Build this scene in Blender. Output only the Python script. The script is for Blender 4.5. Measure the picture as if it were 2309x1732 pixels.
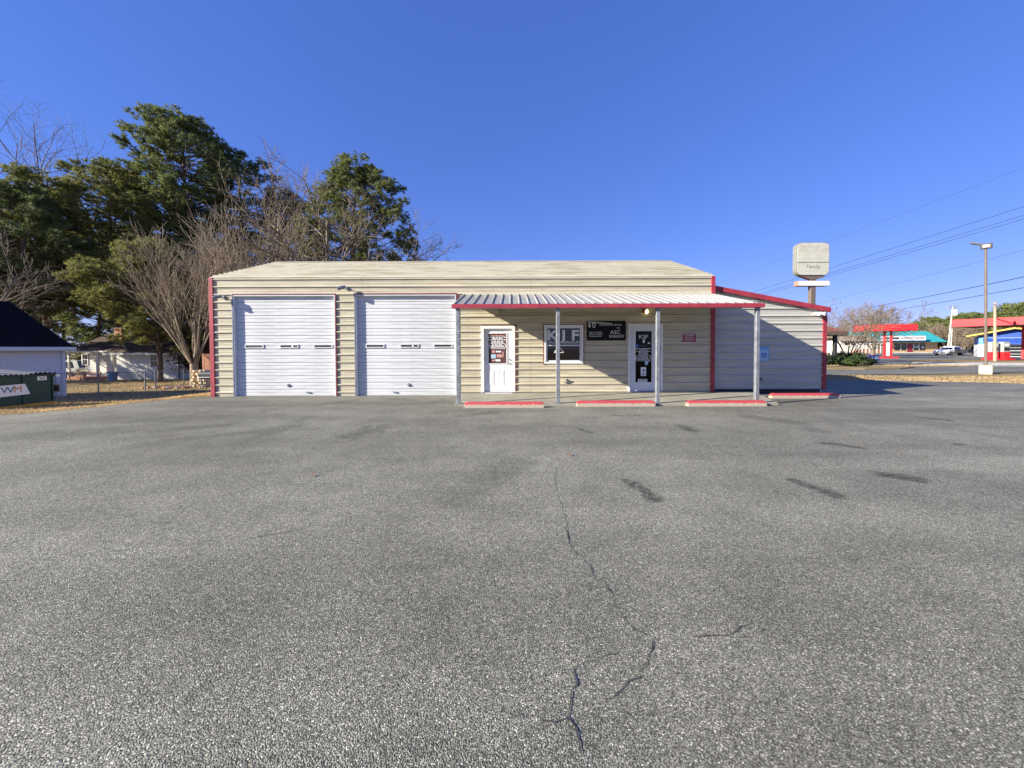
import bpy, math, random
import numpy as np
from mathutils import Vector, Matrix
R = math.radians
for o in list(bpy.data.objects): bpy.data.objects.remove(o)
scene = bpy.context.scene
col = scene.collection

# ------------------------------------------------------------------ camera
F, PX, PY = 867.0, 1154.5, 805.2          # focal length and principal point in photo pixels (2309 x 1732)
CAMZ = 1.43
CR = Matrix.Rotation(R(90 - 1.4), 3, 'X') @ Matrix.Rotation(R(-0.2), 3, 'Z')
cd = bpy.data.cameras.new('camera')
cam = bpy.data.objects.new('camera', cd); col.objects.link(cam)
cd.sensor_width = 36.0; cd.sensor_fit = 'HORIZONTAL'
cd.lens = 36.0 * F / 2309
cd.shift_x = 0.0; cd.shift_y = -(866 - PY) / 2309
cd.clip_start = 0.05; cd.clip_end = 3000
cam.location = (0, 0, CAMZ); cam.rotation_euler = CR.to_euler()
scene.camera = cam
scene.render.resolution_x = 1024; scene.render.resolution_y = 768

# ------------------------------------------------------------------ light
SUN = Vector((5.4, 2.09, -2.38)).normalized()      # direction in which the light travels
ELEV = math.asin(-SUN.z); AZ = math.atan2(-SUN.x, -SUN.y)
world = bpy.data.worlds.new('World'); scene.world = world; world.use_nodes = True
wn = world.node_tree.nodes; wl = world.node_tree.links; wn.clear()
sky = wn.new('ShaderNodeTexSky'); sky.sky_type = 'NISHITA'; sky.sun_disc = False
sky.sun_elevation = ELEV; sky.sun_rotation = AZ
sky.altitude = 0; sky.air_density = 1.0; sky.dust_density = 0.0; sky.ozone_density = 4.0
ga = wn.new('ShaderNodeGamma'); ga.inputs['Gamma'].default_value = 0.52          # evens the sky out, as in the photo
ti = wn.new('ShaderNodeMix'); ti.data_type = 'RGBA'; ti.blend_type = 'MULTIPLY'; ti.inputs[0].default_value = 1.0
ti.inputs[7].default_value = (.63, .665, 1.02, 1)
hs = wn.new('ShaderNodeHueSaturation'); hs.inputs['Saturation'].default_value = 1.25; hs.inputs['Hue'].default_value = 0.505
bg = wn.new('ShaderNodeBackground'); bg.inputs['Strength'].default_value = 0.160
wo = wn.new('ShaderNodeOutputWorld')
wl.new(sky.outputs[0], ga.inputs['Color']); wl.new(ga.outputs[0], ti.inputs[6]); wl.new(ti.outputs[2], hs.inputs['Color']); wl.new(hs.outputs[0], bg.inputs['Color']); wl.new(bg.outputs[0], wo.inputs[0])
sd = bpy.data.lights.new('sun', 'SUN'); sd.energy = 5.0; sd.angle = R(0.5); sd.color = (1.0, 0.93, 0.80)
so = bpy.data.objects.new('sun', sd); col.objects.link(so)
so.rotation_euler = SUN.to_track_quat('-Z', 'Y').to_euler(); so.location = (-30, -12, 25)
vs = scene.view_settings
vs.view_transform = 'Standard'; vs.look = 'None'; vs.gamma = 1.0; vs.use_curve_mapping = False
vs.exposure = 1.3

# ------------------------------------------------------------------ photo helpers
def ray(px, py):
    return CR @ Vector(((px - PX) / F, (PY - py) / F, -1.0))
def at(px, py, Y):
    d = ray(px, py); t = Y / d.y
    return Vector((0, 0, CAMZ)) + d * t
def onz(px, py, z=0.0):
    d = ray(px, py); t = (z - CAMZ) / d.z
    return Vector((0, 0, CAMZ)) + d * t
def sm(t):
    t = np.clip(t, 0, 1); return t * t * (3 - 2 * t)
def H(x, y):                                # height of the ground: level, falling away on the left
    w = sm((-np.asarray(x, float) - 8.2) / 7.5)
    d = np.interp(y, [-50, 11.4, 13.5, 20.8, 24.8, 32, 60], [-.5, -.5, -.58, -1.1, -1.22, -1.47, -1.5])
    return w * d

# ------------------------------------------------------------------ materials
MATS = {}
def nt(name):
    m = bpy.data.materials.new(name); m.use_nodes = True
    n = m.node_tree.nodes; l = m.node_tree.links
    return m, n, l, n['Principled BSDF']
def mat(name, c, rough=0.6, var=0.12, scale=6.0, metal=0.0, bump=0.0, bscale=None, stretch=(1, 1, 1), c2=None, spec=0.4, detail=5, lo=0.35, hi=0.65):
    """colour with uneven wear from noise; c2 = colour of the worn places"""
    m, n, l, b = nt(name)
    b.inputs['Roughness'].default_value = rough; b.inputs['Metallic'].default_value = metal
    b.inputs['Specular IOR Level'].default_value = spec
    tc = n.new('ShaderNodeTexCoord'); mp = n.new('ShaderNodeMapping'); mp.inputs['Scale'].default_value = stretch
    l.new(tc.outputs['Object'], mp.inputs['Vector'])
    ns = n.new('ShaderNodeTexNoise'); ns.inputs['Scale'].default_value = scale; ns.inputs['Detail'].default_value = detail; ns.inputs['Roughness'].default_value = .62
    l.new(mp.outputs[0], ns.inputs['Vector'])
    cr = n.new('ShaderNodeValToRGB'); e = cr.color_ramp.elements
    a = c2 if c2 else tuple(x * (1 - var) for x in c)
    z = c if c2 else tuple(min(1, x * (1 + var)) for x in c)
    e[0].position = lo; e[0].color = (*a, 1); e[1].position = hi; e[1].color = (*z, 1)
    l.new(ns.outputs['Fac'], cr.inputs[0]); l.new(cr.outputs[0], b.inputs['Base Color'])
    if bump:
        n2 = n.new('ShaderNodeTexNoise'); n2.inputs['Scale'].default_value = bscale or scale * 4; n2.inputs['Detail'].default_value = 6
        l.new(mp.outputs[0], n2.inputs['Vector'])
        bp = n.new('ShaderNodeBump'); bp.inputs['Strength'].default_value = bump; bp.inputs['Distance'].default_value = .02
        l.new(n2.outputs['Fac'], bp.inputs['Height']); l.new(bp.outputs[0], b.inputs['Normal'])
    MATS[name] = m
    return m
def emis(name, c, s):
    m, n, l, b = nt(name); b.inputs['Base Color'].default_value = (*c, 1)
    b.inputs['Emission Color'].default_value = (*c, 1); b.inputs['Emission Strength'].default_value = s
    MATS[name] = m; return m
def glass(name, tint, gloss=1.0):
    m = bpy.data.materials.new(name); m.use_nodes = True
    n = m.node_tree.nodes; l = m.node_tree.links; n.clear()
    t = n.new('ShaderNodeBsdfTransparent'); t.inputs[0].default_value = (*tint, 1)
    g = n.new('ShaderNodeBsdfGlossy'); g.inputs['Roughness'].default_value = .03; g.inputs[0].default_value = (.9 * gloss,) * 3 + (1,)
    fr = n.new('ShaderNodeFresnel'); fr.inputs[0].default_value = 1.5
    mx = n.new('ShaderNodeMixShader'); o = n.new('ShaderNodeOutputMaterial')
    l.new(fr.outputs[0], mx.inputs[0]); l.new(t.outputs[0], mx.inputs[1]); l.new(g.outputs[0], mx.inputs[2]); l.new(mx.outputs[0], o.inputs[0])
    MATS[name] = m; return m

mat('beige', (.53, .485, .365), .5, 0, 1.6, stretch=(.5, 1, 7), c2=(.39, .345, .24), bump=.12, bscale=3)
mat('wing_siding', (.48, .465, .41), .45, 0, 1.6, stretch=(.5, 1, 7), c2=(.39, .38, .33))
mat('roof_metal', (.52, .485, .375), .5, 0, 1.3, stretch=(.6, 4, 4), c2=(.37, .33, .23), lo=.36, hi=.52)
mat('canopy_metal', (.36, .355, .335), .55, 0, 2.5, stretch=(5, .6, 1), c2=(.22, .22, .205))
mat('under_metal', (.48, .42, .28), .5, .08, 4)
mat('red', (.36, .038, .055), .55, 0, 5, c2=(.25, .028, .04))
mat('red_trim', (.16, .035, .038), .5, .15, 5)
mat('white', (.70, .70, .68), .4, .04, 3)
mat('door_white', (.60, .61, .605), .42, 0, 2.2, stretch=(.5, 1, 3), c2=(.45, .455, .45), lo=.3, hi=.56)
mat('jamb', (.58, .59, .60), .5, .06, 3)
mat('grey_white', (.62, .64, .66), .45, .05, 3)
mat('galv', (.22, .235, .25), .5, .25, 9, metal=.35)
mat('dark', (.025, .025, .028), .5, .2, 6)
mat('black', (.008, .008, .009), .6, .2, 5, spec=.15)
mat('letter', (.72, .74, .75), .5, .04, 9)
mat('silver_letter', (.64, .65, .66), .4, .05, 9)
mat('print_red', (.22, .012, .02), .4, .08, 6)
mat('salmon', (.55, .28, .24), .6, .2, 30)
mat('blue_print', (.03, .10, .42), .45, .08, 6)
mat('ada_blue', (.16, .36, .58), .45, .08, 6)
mat('pale_blue', (.35, .50, .62), .45, .08, 6)
mat('blind', (.62, .62, .60), .5, .04, 3)
mat('interior', (.10, .09, .08), .8, .1, 3)
mat('brown_tint', (.10, .05, .045), .3, .15, 8)
mat('concrete', (.33, .31, .245), .85, 0, 1.4, c2=(.23, .215, .165), bump=.25, bscale=60)
mat('kerb_concrete', (.46, .44, .38), .85, .15, 2, bump=.2, bscale=40)
mat('stop_raw', (.40, .35, .27), .9, .2, 10)
mat('pale_yellow', (.66, .60, .34), .8, .08, 5)
mat('pole_tan', (.145, .112, .09), .6, .12, 4)
mat('pole_wood', (.34, .28, .20), .85, .2, 5, stretch=(4, 4, .5))
mat('pole_pale', (.42, .40, .35), .8, .12, 5, stretch=(4, 4, .5))
mat('sign_face', (.58, .58, .49), .5, 0, 1.5, c2=(.47, .46, .37))
mat('sign_ghost', (.44, .42, .32), .5, 0, 4, c2=(.52, .51, .42))
mat('sign_ghost_dark', (.20, .20, .17), .5, .1, 5)
mat('sign_side', (.20, .20, .175), .6, .1, 4)
mat('dumpster_green', (.008, .040, .030), .5, 0, 3, c2=(.012, .05, .04))
mat('dumpster_lid', (.035, .04, .075), .55, .2, 4)
mat('dumpster_yellow', (.48, .27, .02), .6, 0, 6, c2=(.30, .17, .03))
mat('orange', (.55, .20, .03), .5, .05, 5)
mat('teal_letter', (.02, .13, .17), .5, .05, 5)
mat('shed_white', (.66, .66, .67), .7, .05, 3)
mat('shed_roof', (.010, .0095, .011), .95, .3, 3, spec=.08)
mat('house_white', (.72, .71, .62), .7, 0, 2.0, c2=(.60, .59, .50))
mat('house_roof', (.07, .048, .036), .95, .3, 3, bump=.4, bscale=12)
mat('brick', (.42, .21, .12), .85, .25, 12)
mat('tan_brick', (.50, .33, .18), .85, .12, 2)
mat('bark', (.115, .085, .062), .95, .35, 3, bump=.5, bscale=9, stretch=(3, 3, .7))
mat('pale_bark', (.33, .26, .175), .85, 0, 5, c2=(.17, .13, .088))
mat('grey_bark', (.16, .13, .10), .9, .3, 4)
mat('twig', (.185, .145, .10), .9, .25, .6)
mat('twig_red', (.26, .15, .10), .9, .3, .6)
mat('needle', (.215, .235, .070), .6, 0, .8, c2=(.105, .140, .045), spec=.3)
mat('needle_olive', (.27, .265, .075), .6, 0, .8, c2=(.14, .155, .045), spec=.3)
mat('needle_dark', (.15, .18, .06), .6, 0, .8, c2=(.080, .11, .04), spec=.3)
mat('leaf', (.085, .12, .035), .6, 0, 1.2, c2=(.04, .07, .02), spec=.3)
mat('leaf_dark', (.03, .045, .018), .6, .3, 1.2, spec=.3)
mat('leaf_brown', (.10, .065, .035), .8, .35, 1.2)
mat('dry_blade', (.50, .36, .185), .9, .25, .8)
mat('wood_red', (.42, .20, .12), .85, .2, 4)
mat('wood_cut', (.60, .47, .30), .85, .2, 6)
mat('shingle_red', (.20, .075, .05), .9, .3, 4, bump=.3, bscale=10)
mat('gas_red', (.60, .022, .028), .4, .05, 2)
mat('teal', (.03, .27, .30), .5, .12, 3)
mat('gas_blue', (.025, .07, .30), .5, .1, 2)
mat('bronze', (.075, .06, .052), .6, .15, 4)
mat('soot', (.03, .03, .03), .9, .2, 4)
mat('sky_blue_panel', (.14, .34, .58), .4, .1, 2)
mat('yellow_trim', (.72, .46, .10), .5, .06, 3)
mat('car_white', (.80, .80, .77), .22, .02, 2, spec=.6)
mat('tyre', (.02, .02, .021), .8, .2, 8)
mat('rim', (.45, .46, .47), .35, .1, 8, metal=.7)
mat('car_glass', (.015, .017, .02), .08, .1, 2, spec=.8)
mat('tail_red', (.35, .01, .015), .25, .1, 4)
mat('suv', (.30, .31, .30), .35, .08, 2)
mat('navy', (.022, .022, .13), .45, .1, 3)
mat('hose_blue', (.10, .22, .36), .5, .1, 3)
mat('wire', (.015, .015, .015), .7, .1, 1)
mat('crack', (.055, .052, .047), .95, .3, 9)
mat('leaf_litter', (.23, .115, .055), .9, .35, 9)
mat('far_brown', (.135, .105, .06), .95, .35, .25)
mat('line_white', (.60, .60, .56), .8, .2, 2)
def leafy(*names):
    for nm in names:
        m = MATS[nm]; n = m.node_tree.nodes; l = m.node_tree.links; b = n['Principled BSDF']; src = b.inputs['Base Color'].links[0].from_socket
        t = n.new('ShaderNodeBsdfTranslucent'); x = n.new('ShaderNodeMixShader'); x.inputs[0].default_value = .38
        l.new(src, t.inputs[0]); l.new(b.outputs[0], x.inputs[1]); l.new(t.outputs[0], x.inputs[2]); l.new(x.outputs[0], n['Material Output'].inputs[0])
leafy('needle', 'needle_olive', 'needle_dark', 'leaf', 'leaf_dark', 'leaf_brown', 'dry_blade')
emis('bulb', (1.0, .80, .42), 1.6)
glass('pane', (.55, .58, .60))
glass('dark_pane', (.10, .10, .11), .35)

# ------------------------------------------------------------------ ground materials
def asphalt_material(name, base, chips, stains):
    m, n, l, b = nt(name)
    b.inputs['Roughness'].default_value = .85; b.inputs['Specular IOR Level'].default_value = .3
    tc = n.new('ShaderNodeTexCoord'); P = tc.outputs['Object']
    def noise(s, d=4, r=.6):
        x = n.new('ShaderNodeTexNoise'); x.inputs['Scale'].default_value = s; x.inputs['Detail'].default_value = d; x.inputs['Roughness'].default_value = r
        l.new(P, x.inputs['Vector']); return x
    def ramp(src, p0, c0, p1, c1):
        r = n.new('ShaderNodeValToRGB'); e = r.color_ramp.elements
        e[0].position = p0; e[0].color = (*c0, 1); e[1].position = p1; e[1].color = (*c1, 1)
        l.new(src, r.inputs[0]); return r.outputs[0]
    def mix(kind, f, a, c):
        x = n.new('ShaderNodeMix'); x.data_type = 'RGBA'; x.blend_type = kind
        if isinstance(f, float): x.inputs[0].default_value = f
        else: l.new(f, x.inputs[0])
        for k, s in ((6, a), (7, c)):
            if isinstance(s, tuple): x.inputs[k].default_value = (*s, 1)
            else: l.new(s, x.inputs[k])
        return x.outputs[2]
    def math_(op, a, c=None, clamp=False):
        x = n.new('ShaderNodeMath'); x.operation = op; x.use_clamp = clamp
        for k, s in ((0, a), (1, c)):
            if s is None: continue
            if isinstance(s, (int, float)): x.inputs[k].default_value = s
            else: l.new(s, x.inputs[k])
        return x.outputs[0]
    vo = n.new('ShaderNodeTexVoronoi'); vo.inputs['Scale'].default_value = chips; vo.inputs['Randomness'].default_value = 1
    l.new(P, vo.inputs['Vector'])
    sep = n.new('ShaderNodeSeparateColor'); l.new(vo.outputs['Color'], sep.inputs[0])
    c1 = ramp(sep.outputs[0], .0, tuple(x * .55 for x in base), 1.0, tuple(x * 1.15 for x in base))
    light = ramp(sep.outputs[1], .90, (0, 0, 0), .95, (1, 1, 1))
    edge = ramp(vo.outputs['Distance'], .32, (1, 1, 1), .66, (.30, .30, .30))  # gaps between chips darkened in colour, in place of their self-shadowing
    c2 = mix('MIX', light, c1, tuple(min(1, x * 2.1) for x in base))
    c3 = mix('MULTIPLY', 1.0, c2, edge)
    v2 = n.new('ShaderNodeTexVoronoi'); v2.inputs['Scale'].default_value = chips * .42; l.new(P, v2.inputs['Vector'])
    s2 = n.new('ShaderNodeSeparateColor'); l.new(v2.outputs['Color'], s2.inputs[0])
    c3 = mix('MULTIPLY', 1.0, c3, ramp(s2.outputs[0], 0, (.72, .72, .72), 1, (1.22, 1.22, 1.22)))
    big = noise(.16, 5, .65); mid = noise(1.7, 6, .65)
    c4 = mix('MULTIPLY', 1.0, c3, ramp(big.outputs['Fac'], .34, (.78, .77, .75), .62, (1.18, 1.17, 1.13)))
    trk = n.new('ShaderNodeMapping'); trk.inputs['Rotation'].default_value = (0, 0, R(24)); trk.inputs['Scale'].default_value = (.16, .85, 1); l.new(P, trk.inputs['Vector'])
    tn = n.new('ShaderNodeTexNoise'); tn.inputs['Scale'].default_value = 1.0; tn.inputs['Detail'].default_value = 4; l.new(trk.outputs[0], tn.inputs['Vector'])
    c4 = mix('MULTIPLY', 1.0, c4, ramp(tn.outputs['Fac'], .36, (.80, .80, .79), .60, (1.08, 1.08, 1.07)))
    c5 = mix('MULTIPLY', 1.0, c4, ramp(mid.outputs['Fac'], .30, (.80, .80, .79), .66, (1.10, 1.10, 1.10)))
    # oil stains: capsule distances bent by noise
    warp = noise(2.6, 5, .7)
    sx = n.new('ShaderNodeSeparateXYZ'); l.new(P, sx.inputs[0])
    bent = n.new('ShaderNodeVectorMath'); bent.operation = 'MULTIPLY_ADD'
    cen = n.new('ShaderNodeVectorMath'); cen.operation = 'SUBTRACT'; l.new(warp.outputs['Color'], cen.inputs[0]); cen.inputs[1].default_value = (.5, .5, .5)
    l.new(cen.outputs[0], bent.inputs[0]); bent.inputs[1].default_value = (.32, .32, 0); l.new(P, bent.inputs[2])
    tot = None
    for (ax, ay, bx, by, r, k) in stains:
        d = Vector((bx - ax, by - ay, 0)); L2 = max(d.length_squared, 1e-6)
        pa = n.new('ShaderNodeVectorMath'); pa.operation = 'SUBTRACT'; l.new(bent.outputs[0], pa.inputs[0]); pa.inputs[1].default_value = (ax, ay, 0)
        fl = n.new('ShaderNodeVectorMath'); fl.operation = 'MULTIPLY'; l.new(pa.outputs[0], fl.inputs[0]); fl.inputs[1].default_value = (1, 1, 0)
        dt = n.new('ShaderNodeVectorMath'); dt.operation = 'DOT_PRODUCT'; l.new(fl.outputs[0], dt.inputs[0]); dt.inputs[1].default_value = d / L2
        h = math_('MULTIPLY', dt.outputs['Value'], 1.0, True)
        sc = n.new('ShaderNodeVectorMath'); sc.operation = 'SCALE'; sc.inputs[0].default_value = d; l.new(h, sc.inputs['Scale'])
        df = n.new('ShaderNodeVectorMath'); df.operation = 'DISTANCE'; l.new(fl.outputs[0], df.inputs[0]); l.new(sc.outputs[0], df.inputs[1])
        mr = n.new('ShaderNodeMapRange'); mr.interpolation_type = 'SMOOTHSTEP'
        mr.inputs[1].default_value = r * .25; mr.inputs[2].default_value = r * .95; mr.inputs[3].default_value = k; mr.inputs[4].default_value = 0
        l.new(df.outputs['Value'], mr.inputs[0])
        tot = mr.outputs[0] if tot is None else math_('MAXIMUM', tot, mr.outputs[0])
    if tot is not None:
        fine = noise(13, 5, .75)
        tot = math_('MULTIPLY', tot, ramp(fine.outputs['Fac'], .38, (.35, .35, .35), .56, (1, 1, 1)))
        c5 = mix('MIX', tot, c5, tuple(x * .09 for x in base))
    l.new(c5, b.inputs['Base Color'])
    bp = n.new('ShaderNodeBump'); bp.inputs['Strength'].default_value = .75; bp.inputs['Distance'].default_value = .006
    inv = math_('SUBTRACT', 1.0, vo.outputs['Distance'])
    hh = math_('ADD', inv, math_('MULTIPLY', sep.outputs[0], .6))
    l.new(hh, bp.inputs['Height']); l.new(bp.outputs[0], b.inputs['Normal'])
    MATS[name] = m
    return m
def S(px0, py0, px1, py1, r, k):
    a = onz(px0, py0); c = onz(px1, py1); return (a.x, a.y, c.x, c.y, r, k)
STAINS = [S(2000, 1072, 2062, 1080, .20, .95), S(1790, 1085, 1888, 1118, .12, .85), S(1420, 1086, 1478, 1128, .12, .9),
          S(1858, 1000, 1930, 1008, .14, .85), S(1310, 968, 1330, 976, .14, .7), S(1535, 960, 1560, 972, .16, .7),
          S(2085, 943, 2135, 948, .16, .8), S(2160, 1003, 2172, 1003, .10, .8), S(1690, 940, 1800, 955, .35, .4), S(1800, 955, 1850, 975, .25, .3),
          S(1090, 1085, 1170, 1045, .40, .42), S(1030, 1130, 1100, 1080, .35, .3), S(240, 925, 262, 923, .16, .7), S(1050, 1300, 1300, 1250, .5, .12),
          S(360, 972, 500, 960, .35, .45), S(420, 990, 640, 968, .30, .42), S(540, 1000, 680, 955, .26, .45), S(640, 962, 700, 940, .2, .35),
          S(780, 985, 862, 965, .22, .5), S(800, 990, 830, 962, .15, .5), S(862, 958, 855, 975, .14, .4), S(880, 900, 930, 902, .25, .4), S(700, 915, 800, 905, .25, .3),
          S(60, 985, 330, 965, .7, .3), S(330, 1010, 560, 1000, .8, .28), S(150, 1050, 480, 1030, .8, .22), S(1040, 938, 1120, 930, .22, .45),
          S(1040, 880, 1040, 880, .01, .0), S(2110, 960, 2330, 1000, .2, .22), S(1300, 1000, 1500, 1010, .5, .1), S(1385, 937, 1400, 938, .1, .6), S(1420, 936, 1440, 938, .1, .6)]
asphalt_material('asphalt', (.405, .396, .322), 165, STAINS)
asphalt_material('road_asphalt', (.325, .32, .265), 90, [])

def grass_material():
    m, n, l, b = nt('dry_grass'); b.inputs['Roughness'].default_value = .95; b.inputs['Specular IOR Level'].default_value = .1
    tc = n.new('ShaderNodeTexCoord')
    def noise(s, d):
        x = n.new('ShaderNodeTexNoise'); x.inputs['Scale'].default_value = s; x.inputs['Detail'].default_value = d; x.inputs['Roughness'].default_value = .7
        l.new(tc.outputs['Object'], x.inputs['Vector']); return x
    a = noise(.5, 6); f = noise(9, 8)
    r = n.new('ShaderNodeValToRGB'); e = r.color_ramp.elements
    e[0].position = .30; e[0].color = (.15, .115, .06, 1); e[1].position = .68; e[1].color = (.40, .30, .175, 1)
    k = e.new(.5); k.color = (.29, .215, .12, 1)
    l.new(f.outputs['Fac'], r.inputs[0])
    r2 = n.new('ShaderNodeValToRGB'); e = r2.color_ramp.elements
    e[0].position = .38; e[0].color = (.72, .78, .62, 1); e[1].position = .62; e[1].color = (1.15, 1.12, 1.08, 1)
    l.new(a.outputs['Fac'], r2.inputs[0])
    x = n.new('ShaderNodeMix'); x.data_type = 'RGBA'; x.blend_type = 'MULTIPLY'; x.inputs[0].default_value = 1
    l.new(r.outputs[0], x.inputs[6]); l.new(r2.outputs[0], x.inputs[7]); l.new(x.outputs[2], b.inputs['Base Color'])
    bp = n.new('ShaderNodeBump'); bp.inputs['Strength'].default_value = .8; bp.inputs['Distance'].default_value = .05
    l.new(f.outputs['Fac'], bp.inputs['Height']); l.new(bp.outputs[0], b.inputs['Normal'])
    MATS['dry_grass'] = m
grass_material()
def stop_material():            # red paint worn off towards the rough lower edge
    m, n, l, b = nt('stop_red'); b.inputs['Roughness'].default_value = .6
    tc = n.new('ShaderNodeTexCoord'); sx = n.new('ShaderNodeSeparateXYZ'); l.new(tc.outputs['Object'], sx.inputs[0])
    ns = n.new('ShaderNodeTexNoise'); ns.inputs['Scale'].default_value = 14; ns.inputs['Detail'].default_value = 6; l.new(tc.outputs['Object'], ns.inputs['Vector'])
    a = n.new('ShaderNodeMath'); a.operation = 'MULTIPLY_ADD'; l.new(ns.outputs['Fac'], a.inputs[0]); a.inputs[1].default_value = -.15; l.new(sx.outputs['Z'], a.inputs[2])
    r = n.new('ShaderNodeValToRGB'); e = r.color_ramp.elements
    e[0].position = -.0; e[0].color = (.40, .34, .25, 1); e[1].position = .012; e[1].color = (.43, .055, .062, 1)
    mr = n.new('ShaderNodeMath'); mr.operation = 'ADD'; mr.inputs[1].default_value = .008; l.new(a.outputs[0], mr.inputs[0])
    l.new(mr.outputs[0], r.inputs[0])
    n3 = n.new('ShaderNodeTexNoise'); n3.inputs['Scale'].default_value = 9; n3.inputs['Detail'].default_value = 9; n3.inputs['Roughness'].default_value = .8; l.new(tc.outputs['Object'], n3.inputs['Vector'])
    r3 = n.new('ShaderNodeValToRGB'); e = r3.color_ramp.elements; e[0].position = .60; e[0].color = (0, 0, 0, 1); e[1].position = .64; e[1].color = (1, 1, 1, 1); l.new(n3.outputs['Fac'], r3.inputs[0])
    x = n.new('ShaderNodeMix'); x.data_type = 'RGBA'; l.new(r3.outputs[0], x.inputs[0]); l.new(r.outputs[0], x.inputs[6]); x.inputs[7].default_value = (.38, .30, .23, 1)
    l.new(x.outputs[2], b.inputs['Base Color'])
    MATS['stop_red'] = m
stop_material()

# ------------------------------------------------------------------ mesh helpers
ROOT = {}
class MB:
    def __init__(s): s.v = []; s.f = []; s.np = []
    def add(s, vs, fs):
        k = len(s.v); s.v += [tuple(v) for v in vs]; s.f += [tuple(i + k for i in f) for f in fs]; return s
    def box(s, x0, x1, y0, y1, z0, z1):
        return s.add([(x0, y0, z0), (x1, y0, z0), (x1, y1, z0), (x0, y1, z0), (x0, y0, z1), (x1, y0, z1), (x1, y1, z1), (x0, y1, z1)],
                     [(3, 2, 1, 0), (4, 5, 6, 7), (0, 1, 5, 4), (1, 2, 6, 5), (2, 3, 7, 6), (3, 0, 4, 7)])
    def bbox(s, x0, x1, y0, y1, z0, z1, b=.01):           # box with chamfered upright and top edges
        p = [(x0 + b, y0), (x1 - b, y0), (x1, y0 + b), (x1, y1 - b), (x1 - b, y1), (x0 + b, y1), (x0, y1 - b), (x0, y0 + b)]
        q = [(min(max(x, x0 + b), x1 - b), min(max(y, y0 + b), y1 - b)) for x, y in p]
        q = [(x + (b * .0), y) for x, y in q]
        return s.loft([[(x, y, z0) for x, y in p], [(x, y, z1 - b) for x, y in p],
                       [((x - (x0 + x1) / 2) * (1 - 2 * b / (x1 - x0)) + (x0 + x1) / 2, (y - (y0 + y1) / 2) * (1 - 2 * b / (y1 - y0)) + (y0 + y1) / 2, z1) for x, y in p]])
    def loft(s, rings, cap=True):
        n = len(rings[0]); vs = [p for r in rings for p in r]; fs = []
        for i in range(len(rings) - 1):
            for j in range(n):
                k = (j + 1) % n; fs.append((i * n + j, i * n + k, (i + 1) * n + k, (i + 1) * n + j))
        if cap: fs.append(tuple(reversed(range(n)))); fs.append(tuple((len(rings) - 1) * n + j for j in range(n)))
        return s.add(vs, fs)
    def prism(s, poly, a, b, axis='y'):                    # extrude a 2D polygon along an axis
        f = {'y': lambda p, t: (p[0], t, p[1]), 'x': lambda p, t: (t, p[0], p[1]), 'z': lambda p, t: (p[0], p[1], t)}[axis]
        return s.loft([[f(p, a) for p in poly], [f(p, b) for p in poly]])
    def tube(s, pts, rad, n=8, cap=True):
        pts = [Vector(p) for p in pts]
        if not hasattr(rad, '__len__'): rad = [rad] * len(pts)
        rings = []; u = None
        for i, p in enumerate(pts):
            d = (pts[min(i + 1, len(pts) - 1)] - pts[max(i - 1, 0)]).normalized()
            if u is None: u = d.orthogonal().normalized()
            u = (u - d * u.dot(d)).normalized(); w = d.cross(u)
            rings.append([p + (u * math.cos(2 * math.pi * k / n) + w * math.sin(2 * math.pi * k / n)) * rad[i] for k in range(n)])
        return s.loft(rings, cap)
    def sheet(s, xs, ys, zf):
        nx = len(xs); vs = [(x, y, float(zf(x, y))) for y in ys for x in xs]
        fs = [(j * nx + i, j * nx + i + 1, (j + 1) * nx + i + 1, (j + 1) * nx + i) for j in range(len(ys) - 1) for i in range(nx - 1)]
        return s.add(vs, fs)
    def mesh(s, name, off=None, smooth=False):
        off = off or Vector((0, 0, 0)); me = bpy.data.meshes.new(name)
        me.from_pydata([(x - off.x, y - off.y, z - off.z) for x, y, z in s.v], [], s.f)
        if smooth: me.polygons.foreach_set('use_smooth', [True] * len(me.polygons))
        me.update(); return me
    def build(s, name, m, parent=None, world=True, smooth=False):
        if parent is not None:
            me = s.mesh(name, ROOT[parent] if world else None, smooth); loc = Vector((0, 0, 0)); r = ROOT[parent]
        else:
            if world:
                xs = [v[0] for v in s.v]; ys = [v[1] for v in s.v]; zs = [v[2] for v in s.v]
                loc = Vector(((min(xs) + max(xs)) / 2, (min(ys) + max(ys)) / 2, min(zs)))
            else: loc = Vector((0, 0, 0))
            me = s.mesh(name, loc, smooth); r = loc
        me.materials.append(MATS[m])
        return link(name, me, parent, loc, r)
def link(name, me, parent=None, loc=(0, 0, 0), root=None):
    o = bpy.data.objects.new(name, me); col.objects.link(o); o.location = loc
    if parent is not None: o.parent = parent
    ROOT[o] = root if root is not None else (ROOT[parent] if parent is not None else Vector(loc)); return o
def npmesh(name, v, f, m, parent=None, smooth=False):
    """big mesh straight from arrays: v (n,3) world, f (m,3)"""
    off = np.array(ROOT[parent]) if parent is not None else np.zeros(3)
    v = np.asarray(v, np.float32) - off.astype(np.float32); f = np.asarray(f, np.int32)
    me = bpy.data.meshes.new(name); me.vertices.add(len(v)); me.vertices.foreach_set('co', v.ravel())
    k = f.shape[1]; me.loops.add(f.size); me.loops.foreach_set('vertex_index', f.ravel())
    me.polygons.add(len(f)); me.polygons.foreach_set('loop_start', np.arange(0, f.size, k, dtype=np.int32))
    if smooth: me.polygons.foreach_set('use_smooth', np.ones(len(f), bool))
    me.materials.append(MATS[m]); me.update(calc_edges=True)
    return link(name, me, parent, (0, 0, 0))
def tag(o, label, cat, group=None):
    o['label'] = label; o['category'] = cat
    if group: o['group'] = group
    return o
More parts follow.
